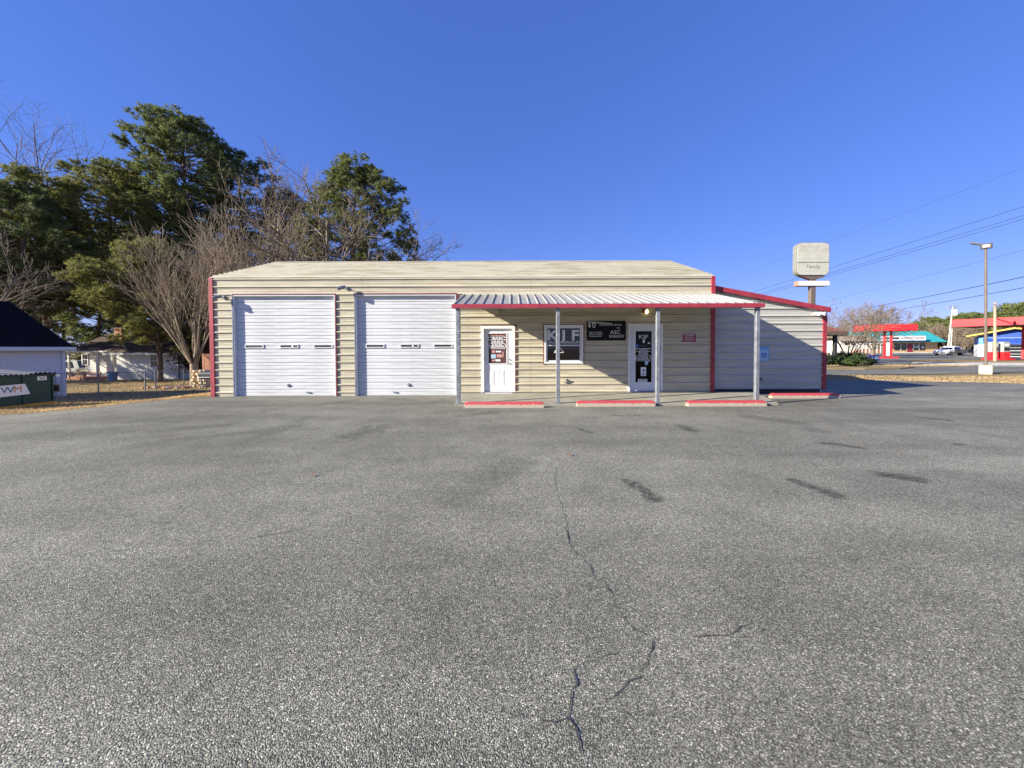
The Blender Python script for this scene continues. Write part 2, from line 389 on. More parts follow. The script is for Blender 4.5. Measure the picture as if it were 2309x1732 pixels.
def thing(name, label, cat, loc=(0, 0, 0), rz=0.0, group=None):
    o = bpy.data.objects.new(name, None); col.objects.link(o); o.location = loc; o.rotation_euler = (0, 0, rz)
    o.empty_display_size = .2; ROOT[o] = Vector(loc); return tag(o, label, cat, group)
def struct(o): o['kind'] = 'structure'; return o
def stuff(o, label=None, cat=None):
    o['kind'] = 'stuff'
    if label: tag(o, label, cat)
    return o
def text(s, size, m, parent, x, y, z, name='lettering', align='CENTER', sx=1.0, local=False, rot=None, ext=.002, bold=0.0):
    cu = bpy.data.curves.new('t', 'FONT'); cu.body = s; cu.size = size; cu.align_x = align; cu.align_y = 'CENTER'
    cu.extrude = ext; cu.offset = bold; cu.resolution_u = 2
    o = bpy.data.objects.new('t', cu); col.objects.link(o)
    dg = bpy.context.evaluated_depsgraph_get(); me = bpy.data.meshes.new_from_object(o.evaluated_get(dg))
    bpy.data.objects.remove(o); bpy.data.curves.remove(cu)
    M = Matrix.Translation((x, y, z)) @ (rot or Matrix.Identity(4)) @ Matrix.Rotation(R(90), 4, 'X') @ Matrix.Diagonal((sx, 1, 1, 1))
    if not local: M = Matrix.Translation(-ROOT[parent]) @ M
    me.transform(M); me.materials.clear(); me.materials.append(MATS[m]); me.name = name
    return link(name, me, parent, (0, 0, 0))
def wordbars(parent, x0, x1, z, h, m, y, rnd, name='lettering'):     # a line of print too small to read
    mb = MB(); x = x0
    while x < x1 - .01:
        w = min(rnd.uniform(.04, .11), x1 - x); mb.box(x, x + w, y - .002, y, z - h / 2, z + h / 2); x += w + .018
    return mb.build(name, m, parent)

# ================================================================== setting: ground, lot, road
rnd = random.Random(4); rng = np.random.default_rng(7)
def frange(a, b, s): return list(np.arange(a, b + 1e-6, s))
gx = [-700, -400, -200, -120, -80] + frange(-60, 16, 1.0) + [20, 30, 45, 70, 110, 160, 240, 400, 700]
gy = [-300, -100, -40, -10, 0] + frange(5, 60, 1.0) + [70, 90, 130, 200, 350, 600, 900]
g = MB().sheet(gx, gy, lambda x, y: H(x, y) - .02).build('ground', 'dry_grass', world=False, smooth=True); struct(g)

re = [onz(1855, 857), onz(1960, 857.5), onz(2100, 860), onz(2230, 863), onz(2309, 866)]
ex = [-60, -30, -15, -11.5, -9.1, -8.7, 8.6, 8.8] + [p.x for p in re] + [34, 60]
ey = [9.0, 10.7, 11.25, 11.55, 11.62, 12.2, 12.2, re[0].y + .3] + [p.y for p in re] + [13.5, 12.0]
lx = [-60, -45] + frange(-34, 34, .5) + [40, 60]
def wob(x): return .10 * math.sin(x * 2.1) + .07 * math.sin(x * 5.3 + 1) + .04 * math.sin(x * 11.7)
mb = MB(); rows = 40; vs = []; fs = []
for x in lx:
    e = float(np.interp(x, ex, ey)) + (wob(x) if (x < -9.2 or x > 9.2) else 0)
    for j in range(rows + 1):
        y = -20 + (e + 20) * (j / rows) ** .8
        vs.append((x, y, float(H(x, y)) + .004))
for i in range(len(lx) - 1):
    for j in range(rows):
        a = i * (rows + 1) + j; fs.append((a, a + rows + 1, a + rows + 2, a + 1))
lot = mb.add(vs, fs).build('parking_lot', 'asphalt', world=False, smooth=True); struct(lot); ROOT[lot] = Vector((0, 0, 0))

def crack(pix, w=.010):
    pts = []
    for a, c in zip(pix[:-1], pix[1:]):
        A = onz(*a, .008); C = onz(*c, .008); nseg = max(2, int((C - A).length / .05))
        for k in range(nseg):
            t = k / nseg; j = .012 if k else 0
            pts.append(A.lerp(C, t) + Vector((rnd.uniform(-j, j), rnd.uniform(-j, j), 0)))
    pts.append(onz(*pix[-1], .008)); vs = []; fs = []
    for i, p in enumerate(pts):
        d = (pts[min(i + 1, len(pts) - 1)] - pts[max(i - 1, 0)]).normalized(); nn = Vector((-d.y, d.x, 0))
        ww = w * .85 * rnd.uniform(.2, 1.0) * (0.3 if i in (0, len(pts) - 1) else 1) / 2
        vs += [p + nn * ww, p - nn * ww]
        if i: fs.append((2 * i - 2, 2 * i - 1, 2 * i + 1, 2 * i))
    MB().add(vs, fs).build('crack', 'crack', lot)
crack([(1320, 1732), (1306, 1672), (1280, 1616), (1288, 1570), (1300, 1545), (1292, 1515), (1298, 1500)], .012)
crack([(1280, 1616), (1262, 1624), (1240, 1626), (1222, 1612)], .010)
crack([(1298, 1500), (1320, 1492), (1350, 1488)], .008)
crack([(1380, 1572), (1406, 1548), (1425, 1532), (1445, 1512), (1462, 1478), (1472, 1440)], .011)
crack([(1437, 1544), (1444, 1572), (1450, 1588)], .008)
crack([(1470, 1436), (1430, 1420), (1410, 1395), (1395, 1376)], .010)
crack([(1395, 1376), (1385, 1352)], .007); crack([(1362, 1310), (1340, 1308)], .007); crack([(1316, 1258), (1300, 1250), (1292, 1242)], .008); crack([(1278, 1175), (1268, 1150)], .008)
crack([(1350, 1488), (1372, 1476), (1400, 1462)], .006); crack([(1222, 1612), (1190, 1606), (1150, 1615)], .006); crack([(1258, 1110), (1250, 1080), (1256, 1050)], .008)
crack([(1385, 1352), (1374, 1330), (1362, 1310)], .009); crack([(1340, 1308), (1328, 1272), (1316, 1258)], .009)
crack([(1292, 1242), (1280, 1205), (1272, 1190), (1278, 1175)], .010); crack([(1268, 1150), (1262, 1128), (1258, 1110)], .008)
crack([(1560, 1434), (1620, 1432), (1652, 1428), (1668, 1412), (1700, 1402)], .010)
crack([(1730, 925), (1800, 945), (1900, 965), (2040, 985)], .02); crack([(1700, 905), (1760, 918)], .02)
crack([(1035, 948), (1010, 955), (985, 960)], .02); crack([(700, 1190), (640, 1200), (560, 1215)], .012)
crack([(2100, 1250), (2108, 1246)], .03)

def flat(name, pts, m, z=.012, th=None):
    mbx = MB(); P = [(p.x, p.y) for p in pts]
    if th: mbx.prism(P, z, z + th, 'z')
    else: mbx.add([(x, y, z) for x, y in P], [tuple(range(len(P)))])
    return mbx
A = [onz(1780, 847), onz(1900, 846), onz(2050, 844.5), onz(2200, 842.5), onz(2309, 841)]
B = [onz(2309, 824), onz(2150, 822), onz(2040, 822), onz(1700, 822)]
road = flat('road', [Vector((8, 21, 0))] + A + [Vector((60, 17, 0)), Vector((75, 27, 0))] + B + [Vector((8, 32, 0))], 'road_asphalt', .006).build('road', 'road_asphalt', world=False); struct(road)
mk = flat('m', [onz(2205, 825.8), onz(2330, 826.3), onz(2330, 825.2), onz(2205, 824.8)], 'line_white', .010); mk.build('lane_marking', 'line_white', road)
isl = flat('i', [onz(1800, 833.5), onz(1950, 834), onz(2030, 832.5), onz(2062, 829.5), onz(2020, 827), onz(1960, 826), onz(1800, 826)], 'dry_grass', .008, .06).build('grass_island', 'dry_grass', world=False); struct(isl)
kb = flat('k', [onz(2048, 822), onz(2170, 822.6), onz(2330, 823.5), onz(2330, 819.6), onz(2170, 819.2), onz(2060, 819)], 'kerb_concrete', .0, .07).build('kerb', 'kerb_concrete', world=False); struct(kb)
forecourt = flat('f', [onz(1880, 821.6), onz(2046, 821.6), onz(2060, 812), onz(2330, 812), onz(2330, 797), onz(1880, 797)], 'road_asphalt', .004).build('forecourt', 'road_asphalt', world=False); struct(forecourt)
pav = flat('p', [onz(1930, 796.2), onz(2125, 796.2), onz(2125, 794.6), onz(1930, 794.6)], 'kerb_concrete', .0, .10).build('pavement', 'kerb_concrete', world=False); struct(pav)

# dry grass blades along the verges
def blades(name, regions, label):
    V = []
    for (n, fx, fy, hmin, hmax, off) in regions:
        u = rng.random(n); v = rng.random(n); x = fx(u, v); y = fy(u, v, x)
        z = H(x, y) - .02 + off; h = rng.uniform(hmin, hmax, n); a = rng.random(n) * 6.28; w = h * .16 + .004
        lean = rng.normal(0, .6, (n, 2)) * h[:, None]
        p = np.stack([x, y, z], 1); s = np.stack([np.cos(a) * w, np.sin(a) * w, np.zeros(n)], 1)
        V.append(np.stack([p - s, p + s, p + np.concatenate([lean, h[:, None]], 1)], 1))
    V = np.concatenate(V).reshape(-1, 3)
    o = npmesh(name, V, np.arange(len(V)).reshape(-1, 3), 'dry_blade')
    return stuff(o, label, 'grass')
le = lambda x: np.interp(x, ex, ey)
blades('dry_grass', [
    (26000, lambda u, v: -22 + 13.0 * u, lambda u, v, x: le(x) + .0 + 6.5 * v ** 1.6, .03, .09, 0),
    (5000, lambda u, v: -22 + 13.0 * u, lambda u, v, x: le(x) - .06 + .35 * v, .03, .10, 0),
    (9000, lambda u, v: -34 + 17 * u, lambda u, v, x: 18 + 18 * v, .04, .12, 0),
    (12000, lambda u, v: 12 + 22 * u, lambda u, v, x: np.interp(x, ex, ey) + (3.4 + .06 * (x - 12)) * v, .02, .08, 0),
    (3000, lambda u, v: 12 + 22 * u, lambda u, v, x: np.interp(x, ex, ey) - .05 + .3 * v, .03, .09, 0),
    (2500, lambda u, v: 22 + 10 * u, lambda u, v, x: 26.5 + 1.8 * v, .04, .10, .06)],
    'short dry tan grass covering the verges beside the asphalt')
n = 130; lxs = np.concatenate([rng.uniform(-20, -9, 60), rng.uniform(-9, 20, 40), rng.uniform(-27, -22, 30)])
lys = np.concatenate([np.interp(lxs[:60], ex, ey) + rng.uniform(-.5, 3, 60), rng.uniform(4, 12, 40), rng.uniform(24, 28, 30)])
keep = ~((lxs > -9.2) & (lxs < 9.6) & (lys > 9)); lxs = lxs[keep]; lys = lys[keep]; n = len(lxs)
a = rng.random(n) * 6.28; s = rng.uniform(.02, .05, n); zz = H(lxs, lys) + .02
q = np.stack([np.stack([lxs + np.cos(a + k * 1.57) * s * (1 if k % 2 else .6), lys + np.sin(a + k * 1.57) * s * (1 if k % 2 else .6), zz + .012 * (k % 2)], 1) for k in range(4)], 1).reshape(-1, 3)
stuff(npmesh('fallen_leaves', q, np.arange(4 * n).reshape(-1, 4), 'leaf_litter'), 'scattered brown fallen leaves on the lot and verge', 'leaves')

# ================================================================== the metal auto shop
FY = 11.47                                   # plane of the front wall
XL, XR = -8.96, 6.0                          # main block
EAVE, RY, RZ = 3.54, 14.7, 4.69
BY = 2 * RY - FY                             # back wall
PIT = .2246
PROF = [(0, 0), (.045, 0), (.055, .007), (.066, .007), (.076, 0), (.112, 0), (.122, .007), (.133, .007), (.143, 0), (.174, 0), (.180, .036), (.205, .036), (.2236, 0)]
shop = thing('auto_shop', 'long beige metal auto shop with red trim, two white roll-up doors and a lean-to wing', 'building', (-1.5, FY, 0))
def strip(x0, x1, O, u, nrm, m, name, lo=0.0, hi=PIT, top=None, parent=shop, cols=1):
    """one course of ribbed sheet metal between x0 and x1; O,u,nrm in the (y,z) plane"""
    pr = [p for p in PROF if lo + 1e-4 < p[0] < hi - 1e-4]
    def outat(s): return float(np.interp(s, [p[0] for p in PROF], [p[1] for p in PROF]))
    pr = [(lo, outat(lo))] + pr + [(hi, outat(hi))]
    back = [(hi, -.02), (lo, -.02)]; ring = pr + back; rings = []
    for c in range(cols + 1):
        x = x0 + (x1 - x0) * c / cols; r = []
        for s, o in ring:
            y = O[0] + u[0] * s + nrm[0] * o; z = O[1] + u[1] * s + nrm[1] * o
            if top: z = min(z, top(x))
            r.append((x, y, z))
        rings.append(r)
    return MB().loft(rings).build(name, m, parent)
OPEN = [(-8.28, -5.25, -1, 3.02), (-4.65, -1.66, -1, 3.02), (-.92, .09, -1, 2.08), (.96, 2.12, .95, 2.10), (3.46, 4.49, -1, 2.12)]
SEAMS = [-4.43, .55]
Z0 = .15 - PIT
for k in range(16):
    z = Z0 + k * PIT
    brk = sorted({max(z, -.03), z + PIT} | {b for o in OPEN for b in o[2:] if z + .015 < b < z + PIT - .015})
    for a, b in zip(brk[:-1], brk[1:]):
        if a > EAVE - .05: continue
        mid = (a + b) / 2; xs = [(XL + .03, XR - .03)]
        for o in OPEN:
            if o[2] < mid < o[3]:
                nx = []
                for s in xs:
                    if o[0] >= s[1] or o[1] <= s[0]: nx.append(s); continue
                    if o[0] > s[0]: nx.append((s[0], o[0]))
                    if o[1] < s[1]: nx.append((o[1], s[1]))
                xs = nx
        for s in xs:
            cuts = [s[0]] + [c for c in SEAMS if s[0] + .2 < c < s[1] - .2] + [s[1]]
            for i, (c, d) in enumerate(zip(cuts[:-1], cuts[1:])):
                strip(c + (.004 if i else 0), d, (FY, z), (0, 1), (-1, 0), 'beige', 'siding_panel', a - z, b - z)
sl = math.hypot(RY - FY, RZ - EAVE); ur = ((RY - FY) / sl, (RZ - EAVE) / sl); nr = (-ur[1], ur[0])
nroof = int(sl / PIT); rp = sl / nroof
for k in range(nroof):
    O = (FY - .02 + ur[0] * rp * k, EAVE + ur[1] * rp * k)
    for c, d in ((XL - .02, SEAMS[0]), (SEAMS[0] + .006, 1.2), (1.206, XR + .02)):
        strip(c, d, O, ur, nr, 'roof_metal', 'roof_panel', 0, rp - .0006)
MB().prism([(RY - .12, RZ - .005), (RY, RZ + .04), (RY + .12, RZ - .005), (RY, RZ + .02)], XL - .03, XR + .03, 'x').build('ridge_cap', 'roof_metal', shop)
MB().prism([(RY, RZ), (RY, RZ - .05), (BY + .1, EAVE - .09), (BY + .1, EAVE - .04)], XL - .02, XR + .02, 'x').build('back_roof', 'roof_metal', shop)
gab = [(FY + .03, -.1), (BY, -.1), (BY, EAVE - .03), (RY, RZ - .06), (FY + .03, EAVE - .03)]
MB().prism(gab, XL, XL + .06, 'x').build('side_wall', 'beige', shop)
MB().prism(gab, XR - .06, XR, 'x').build('side_wall', 'beige', shop)
MB().box(XL + .06, XR - .06, BY - .06, BY, -.1, EAVE - .08).build('back_wall', 'beige', shop)
MB().box(XL + .06, XR - .06, FY + .9, FY + .96, 0, 3.4).build('inner_wall', 'interior', shop)
MB().box(XL - .02, XL + .10, FY - .045, FY + .10, -.06, EAVE - .01).build('corner_trim', 'red', shop)
MB().box(XR - .08, XR + .03, FY - .045, FY + .20, .09, EAVE - .01).build('corner_trim', 'red', shop)

# rows of fixing screws, all in one mesh
sc_ = MB()
for k in range(1, 15):
    z = Z0 + k * PIT + .095
    for j in range(21):
        x = XL + .3 + j * .735
        if any(o[0] - .08 < x < o[1] + .08 and o[2] - .1 < z < o[3] + .1 for o in OPEN): continue
        y = FY - .002; sc_.add([(x - .009, y - .008, z), (x, y - .008, z - .009), (x + .009, y - .008, z), (x, y - .008, z + .009), (x, y + .004, z)], [(0, 1, 2, 3), (0, 4, 1), (1, 4, 2), (2, 4, 3), (3, 4, 0)])
stuff(sc_.build('screws', 'pole_wood', shop))
# roll-up doors
SLAT = [(0, -.014), (.003, .009), (.012, .015), (.088, .017), (.095, .007), (.107, .007), (.114, .017), (.186, .015), (.193, .009), (.195, -.014), (.2010, -.014)]
def rollup(x0, x1, lock, hand, wins):
    e = bpy.data.objects.new('garage_door', None); col.objects.link(e); e.parent = shop; ROOT[e] = ROOT[shop]
    yb = FY + .085
    ring = [(yb - o, s) for s, o in SLAT] + [(yb + .02, SLAT[-1][0]), (yb + .02, 0)]
    me = None
    for k in range(15):
        if me is None:
            mbs = MB().loft([[(x0 + .03, y, z) for y, z in ring], [(x1 - .03, y, z) for y, z in ring]])
            s = mbs.build('slat', 'door_white', e); me = s.data
        else: link('slat', me, e, (0, 0, k * .2012))
    # jambs, header and the thin red edging
    MB().box(x0, x0 + .03, FY - .03, FY + .15, -.02, 3.02).build('jamb', 'jamb', e)
    MB().box(x1 - .03, x1, FY - .03, FY + .15, -.02, 3.02).build('jamb', 'jamb', e)
    MB().box(x0 + .03, x1 - .03, FY - .03, FY + .15, 2.985, 3.018).build('header', 'jamb', e)
    MB().box(x1, x1 + .035, FY - .04, FY, -.02, 3.055).build('edge_trim', 'red_trim', e)
    MB().box(x0 - .03, x0, FY - .04, FY, -.02, 3.055).build('edge_trim', 'galv', e)
    MB().box(x0, x1, FY - .04, FY, 3.022, 3.055).build('edge_trim', 'red_trim', e)
    for i, wx in enumerate(wins):
        zc = 1.495; w = .28; h = .055
        fr = MB()
        for (a, b, c, dd) in ((-w, w, h - .025, h), (-w, w, -h, -h + .025), (-w, -w + .03, -h + .025, h - .025), (w - .03, w, -h + .025, h - .025)):
            fr.box(wx + a, wx + b, yb - .036, yb - .012, zc + c, zc + dd)
        fr.build('window_frame', 'door_white', e)
        MB().box(wx - w + .03, wx + w - .03, yb - .022, yb - .0165, zc - h + .025, zc + h - .025).build('pane', 'dark', e)
        if i == 1: MB().tube([(wx + .1, yb - .023, zc), (wx + .1, yb - .030, zc)], .03, 10).build('pull_cord_eyelet', 'white', e)
    MB().tube([(lock[0], yb - .01, lock[1]), (lock[0], yb - .035, lock[1])], [.055, .05], 12).tube([(lock[0], yb - .035, lock[1]), (lock[0], yb - .055, lock[1])], .02, 8).build('lock', 'galv', e)
    MB().box(hand[0] - .06, hand[0] + .06, yb - .05, yb - .03, hand[1] - .012, hand[1] + .012).box(hand[0] - .06, hand[0] - .04, yb - .04, yb - .012, hand[1] - .012, hand[1] + .03).box(hand[0] + .04, hand[0] + .06, yb - .04, yb - .012, hand[1] - .012, hand[1] + .012).build('handle', 'galv', e)
    return e
rollup(-8.28, -5.25, (-6.72, .32), (-6.12, .10), [-7.72, -6.68, -5.66])
rollup(-4.65, -1.66, (-3.10, .32), (-3.52, .10), [-4.10, -3.07, -2.07])

def sub(name):
    e = bpy.data.objects.new(name, None); col.objects.link(e); e.parent = shop; ROOT[e] = ROOT[shop]; return e
def frame(x0, x1, z0, z1, w, y0, y1, m, parent, name='frame', bottom=True):
    MB().box(x0, x0 + w, y0, y1, z0, z1).build(name, m, parent); MB().box(x1 - w, x1, y0, y1, z0, z1).build(name, m, parent)
    MB().box(x0 + w, x1 - w, y0 + .002, y1, z1 - w, z1).build(name, m, parent)
    if bottom: MB().box(x0 + w, x1 - w, y0 + .002, y1, z0, z0 + w).build(name, m, parent)
# white half-glass door
d1 = sub('entry_door'); x0, x1 = -.92, .09
frame(x0, x1, .08, 2.08, .085, FY - .035, FY + .10, 'white', d1, 'door_frame', False)
MB().box(x1, x1 + .04, FY - .03, FY, .08, 2.10).build('edge_trim', 'red_trim', d1)
MB().box(x0, x1, FY - .03, FY, 2.08, 2.105).build('edge_trim', 'red_trim', d1)
lx0, lx1 = x0 + .088, x1 - .088; ly = FY + .035
lf = MB().box(lx0, lx1, ly, ly + .04, .11, .95).box(lx0, lx1, ly, ly + .04, 1.86, 1.99)
lf.box(lx0, lx0 + .12, ly, ly + .04, .95, 1.86).box(lx1 - .16, lx1, ly, ly + .04, .95, 1.86).build('leaf', 'white', d1)
gx0, gx1 = lx0 + .12, lx1 - .16
frame(gx0 - .02, gx1 + .02, .93, 1.88, .03, ly - .015, ly - .0005, 'white', d1, 'glass_bead')
MB().box(gx0, gx1, ly + .015, ly + .02, .95, 1.86).build('pane', 'brown_tint', d1)
for a in (gx0 - .0, gx0 + .31):
    frame(a, a + .17, .30, .76, .016, ly - .007, ly - .0005, 'white', d1, 'raised_panel')
    MB().bbox(a + .03, a + .14, ly - .006, ly + .01, .33, .73, .008).build('raised_panel', 'white', d1)
MB().box(x0 + .02, x1 - .02, FY - .05, FY + .10, .082, .11).build('threshold', 'galv', d1)
for z in (1.07, .95):
    MB().tube([(lx1 - .06, ly, z), (lx1 - .06, ly - .03, z)], .03, 10).tube([(lx1 - .06, ly - .03, z), (lx1 - .06, ly - .06, z)], [.018, .028], 10).build('knob', 'galv', d1)
yg = ly + .012; cx = (gx0 + gx1) / 2; w = (gx1 - gx0)
for z, fr_, m in ((1.80, .86, 'salmon'), (1.745, .96, 'letter'), (1.705, .55, 'letter'), (1.665, .9, 'letter'), (1.615, .62, 'letter'), (1.575, .64, 'letter'), (1.515, .58, 'letter'), (1.48, .78, 'letter'), (1.445, .68, 'letter')):
    wordbars(d1, cx - w / 2 * fr_, cx + w / 2 * fr_, z, .024, m, yg, rnd)
def octo(cx, cz, w, h, t, y, m, parent):
    def pl(w, h): c = h * .5; return [(-w, 0), (-w + c, h), (w - c, h), (w, 0), (w - c, -h), (-w + c, -h)]
    o, i = pl(w, h), pl(w - t * 1.6, h - t); mb = MB(); n = 6
    vs = [(cx + p[0], y - .002, cz + p[1]) for p in o + i]
    mb.add(vs, [(k, (k + 1) % n, n + (k + 1) % n, n + k) for k in range(n)]); return mb.build('border', m, parent)
octo(cx, 1.48, w * .46, .085, .012, yg, 'letter', d1)
for a, b, z0_, z1_, m in ((-.17, -.08, 1.30, 1.37, 'salmon'), (-.05, .11, 1.31, 1.355, 'letter'), (-.19, -.05, 1.13, 1.25, 'pale_blue'), (-.02, .13, 1.16, 1.25, 'salmon'), (.15, .18, 1.16, 1.33, 'salmon'), (-.06, .09, 1.04, 1.10, 'letter'), (-.17, -.08, 1.05, 1.09, 'salmon')):
    MB().box(cx + a, cx + b, yg - .002, yg, z0_ - .02, z1_ - .02).build('sticker', m, d1)

# window with blinds and lettering
wd = sub('window'); x0, x1, z0, z1 = .96, 2.12, .95, 2.10
frame(x0, x1, z0, z1, .05, FY - .035, FY + .09, 'white', wd, 'window_frame')
frame(x0 + .052, x1 - .052, z0 + .052, z1 - .052, .045, FY + .0, FY + .05, 'grey_white', wd, 'sash')
MB().box(x0 + .10, x1 - .10, FY + .005, FY + .05, 1.475, 1.51).build('meeting_rail', 'grey_white', wd)
MB().box(x0 - .03, x0, FY - .035, FY, z0 - .02, z1 + .03).build('edge_trim', 'red_trim', wd)
MB().box(x1, x1 + .03, FY - .035, FY, z0 - .02, z1 + .03).build('edge_trim', 'red_trim', wd)
MB().box(x0, x1, FY - .035, FY, z1 + .003, z1 + .03).build('edge_trim', 'red_trim', wd)
MB().box(x0 + .09, x1 - .09, FY + .028, FY + .033, 1.51, z1 - .09).build('pane', 'pane', wd)
MB().box(x0 + .09, x1 - .09, FY + .028, FY + .033, z0 + .09, 1.475).build('pane', 'pane', wd)
sm_ = None
for k in range(22):
    z = z1 - .12 - k * .044
    if sm_ is None: s = MB().add([(x0 + .1, FY + .085, z - .008), (x1 - .1, FY + .085, z - .008), (x1 - .1, FY + .115, z + .012), (x0 + .1, FY + .115, z + .012)], [(0, 1, 2, 3)]).build('blind_slat', 'blind', wd); sm_ = s.data
    else: link('blind_slat', sm_, wd, (0, 0, -k * .044))
MB().box(x0 + .06, x1 - .06, FY + .30, FY + .33, z0, z1).build('backing', 'navy', wd)
MB().box(x0 + .10, x0 + .52, FY + .05, FY + .08, z0 + .10, z0 + .36).build('notice', 'dark', wd)
MB().box(x1 - .24, x1 - .11, FY + .05, FY + .08, z0 + .10, z0 + .22).build('notice', 'blue_print', wd)
for ch, lx_ in (('K', 1.205), ('J', 1.545), ('F', 1.885)): text(ch, .41, 'silver_letter', wd, lx_, FY + .024, 1.78, sx=1.2, bold=.014)
text('AUTO GROUP', .105, 'silver_letter', wd, 1.545, FY + .024, 1.578, sx=1.36, bold=.002)
tri = MB(); c_, z_ = 1.40, 1.36
for a, b in (((-.14, -.08), (0, .11)), ((0, .11), (.14, -.08)), ((.14, -.08), (-.14, -.08))):
    tri.tube([(c_ + a[0], FY + .022, z_ + a[1]), (c_ + b[0], FY + .022, z_ + b[1])], .012, 4)
tri.box(c_ - .02, c_ + .03, FY + .018, FY + .026, z_ - .04, z_ - .015).build('triangle_decal', 'letter', wd)

# glazed shop door
d2 = sub('entry_door'); x0, x1 = 3.46, 4.49
frame(x0, x1, .09, 2.12, .055, FY - .035, FY + .10, 'white', d2, 'door_frame', False)
MB().box(x0 + .02, x1 - .02, FY - .05, FY + .10, .085, .115).build('threshold', 'galv', d2)
lx0, lx1 = x0 + .058, x1 - .058; gx0, gx1 = lx0 + .165, lx1 - .245
lf = MB().box(lx0, lx1, ly, ly + .04, .118, .37).box(lx0, lx1, ly, ly + .04, 1.92, 2.06).box(lx0, gx0, ly, ly + .04, .37, 1.92).box(gx1, lx1, ly, ly + .04, .37, 1.92)
lf.build('leaf', 'grey_white', d2)
frame(gx0 - .02, gx1 + .02, .35, 1.94, .03, ly - .012, ly - .0005, 'white', d2, 'glass_bead')
MB().box(gx0, gx1, ly + .015, ly + .02, .37, 1.92).build('pane', 'dark_pane', d2)
MB().box(gx0 - .05, gx1 + .05, ly + .1, ly + .12, .3, 2.0).build('backing', 'black', d2)
MB().box(lx1 - .07, lx1 - .03, ly - .05, ly, 1.28, 1.42).build('handle', 'dark', d2)
yg = ly + .012; cx = (gx0 + gx1) / 2; w = gx1 - gx0
text('KJF', .16, 'letter', d2, cx, yg, 1.735, sx=1.3)
for (a, b, c, dd, m) in ((-.02, .04, 1.56, 1.66, 'letter'), (.13, .20, 1.53, 1.57, 'letter'), (-.12, .11, 1.44, 1.51, 'dark'), (.04, .20, 1.0, 1.025, 'pale_blue'), (.05, .14, .90, 1.0, 'pale_blue'), (-.075, .085, .57, .83, 'letter')):
    MB().box(cx + a, cx + b, yg - .002, yg, c, dd).build('sticker', m, d2)
for a, b, c, dd in ((-.055, .065, .645, .665), (-.055, .065, .595, .615)): MB().box(cx + a, cx + b, yg - .005, yg - .003, c, dd).build('sticker', 'navy', d2)
MB().tube([(cx + .01, yg - .003, .735), (cx + .01, yg - .005, .735)], .035, 10).build('sticker', 'navy', d2)
MB().tube([(cx - .185, yg - .001, 1.475), (cx - .185, yg - .004, 1.475)], .05, 14).build('sticker', 'blue_print', d2)
for z, fr_ in ((1.385, .9), (1.345, .5), (1.305, .82), (1.262, .55), (1.22, .55), (1.145, .5), (1.105, .72), (1.065, .62)):
    wordbars(d2, cx - w / 2 * fr_, cx + w / 2 * fr_, z, .020, 'letter', yg, rnd)
octo(cx, 1.105, w * .46, .085, .010, yg, 'letter', d2)
MB().box(cx - .16, cx + .12, yg - .003, yg, .375, .475).build('number_plate', 'silver_letter', d2)
text('1331', .10, 'black', d2, cx - .02, yg - .006, .425, sx=1.15)

# lean-to wing on the right
WY = FY + .19; WR = 9.42
def wtop(x): return 3.24 + (x - 6.0) / (WR - 6.0) * (2.56 - 3.24) - .05
for k in range(15):
    z = .15 + k * PIT
    if z > 3.2: break
    xe = min(WR - .02, 6.0 + (3.19 - z) / (3.24 - 2.56) * (WR - 6.0))
    if xe < 6.1: continue
    strip(XR + .03, xe, (WY, z), (0, 1), (-1, 0), 'wing_siding', 'siding_panel', 0, PIT, top=wtop, cols=10)
MB().box(XR, WR - .05, WY + .02, WY + .10, -.05, .149).build('footing', 'dark', shop)
MB().box(WR - .06, WR, WY + .03, BY, -.05, 2.50).build('side_wall', 'wing_siding', shop)
rk = [(XR - .0, 3.28), (WR + .14, 2.60), (WR + .14, 2.46), (XR - .0, 3.14)]
MB().prism(rk, WY - .12, WY - .07, 'y').build('rake_trim', 'red', shop)
MB().prism([(XR + .03, 3.21), (WR + .13, 2.55), (WR + .13, 2.51), (XR + .03, 3.17)], WY - .068, BY, 'y').build('wing_roof', 'roof_metal', shop)
MB().box(WR - .02, WR + .10, WY - .035, WY + .10, .13, 2.55).build('corner_trim', 'red', shop)
MB().prism([(XR, .0), (WR, .0), (WR, 2.45), (XR, 3.15)], BY - .05, BY, 'y').build('back_wall', 'wing_siding', shop)

# porch canopy
cn = sub('canopy'); CX0, CX1 = -1.43, 6.10; CF, CB = 9.38, FY; CZF, CZB = 2.485, 3.0
lc = math.hypot(CB - CF, CZB - CZF); uc = Vector((0, (CB - CF) / lc, (CZB - CZF) / lc)); ncn = Vector((0, -uc.z, uc.y))
npan = 33; pw = (CX1 - CX0) / npan
cp = [(0, 0), (.012, .030), (.034, .030), (.046, 0), (.10, 0), (.107, .005), (.114, 0), (.16, 0), (.167, .005), (.174, 0), (pw - .0006, 0)]
ring = cp + [(pw - .0006, -.012), (0, -.012)]
b0 = Vector((CX0, CF, CZF)); b1 = Vector((CX0, CB - .03, CZB - .03 * uc.z / uc.y)); me = None
for k in range(npan):
    if me is None:
        s = MB().loft([[b + Vector((a, 0, 0)) + ncn * o for a, o in ring] for b in (b0, b1)]).build('canopy_panel', 'canopy_metal', cn); me = s.data
    else: link('canopy_panel', me, cn, (k * pw, 0, 0))
MB().box(CX0 - .03, CX1 + .03, CF - .045, CF - .005, CZF - .095, CZF + .004).build('fascia', 'red', cn)
for x in (CX0 - .028, CX1 - .002):
    MB().prism([(CF - .003, CZF - .10), (CF - .003, CZF - .014), (CB - .04, CZB - .025), (CB - .04, CZB - .12)], x, x + .03, 'x').build('side_trim', 'red', cn)
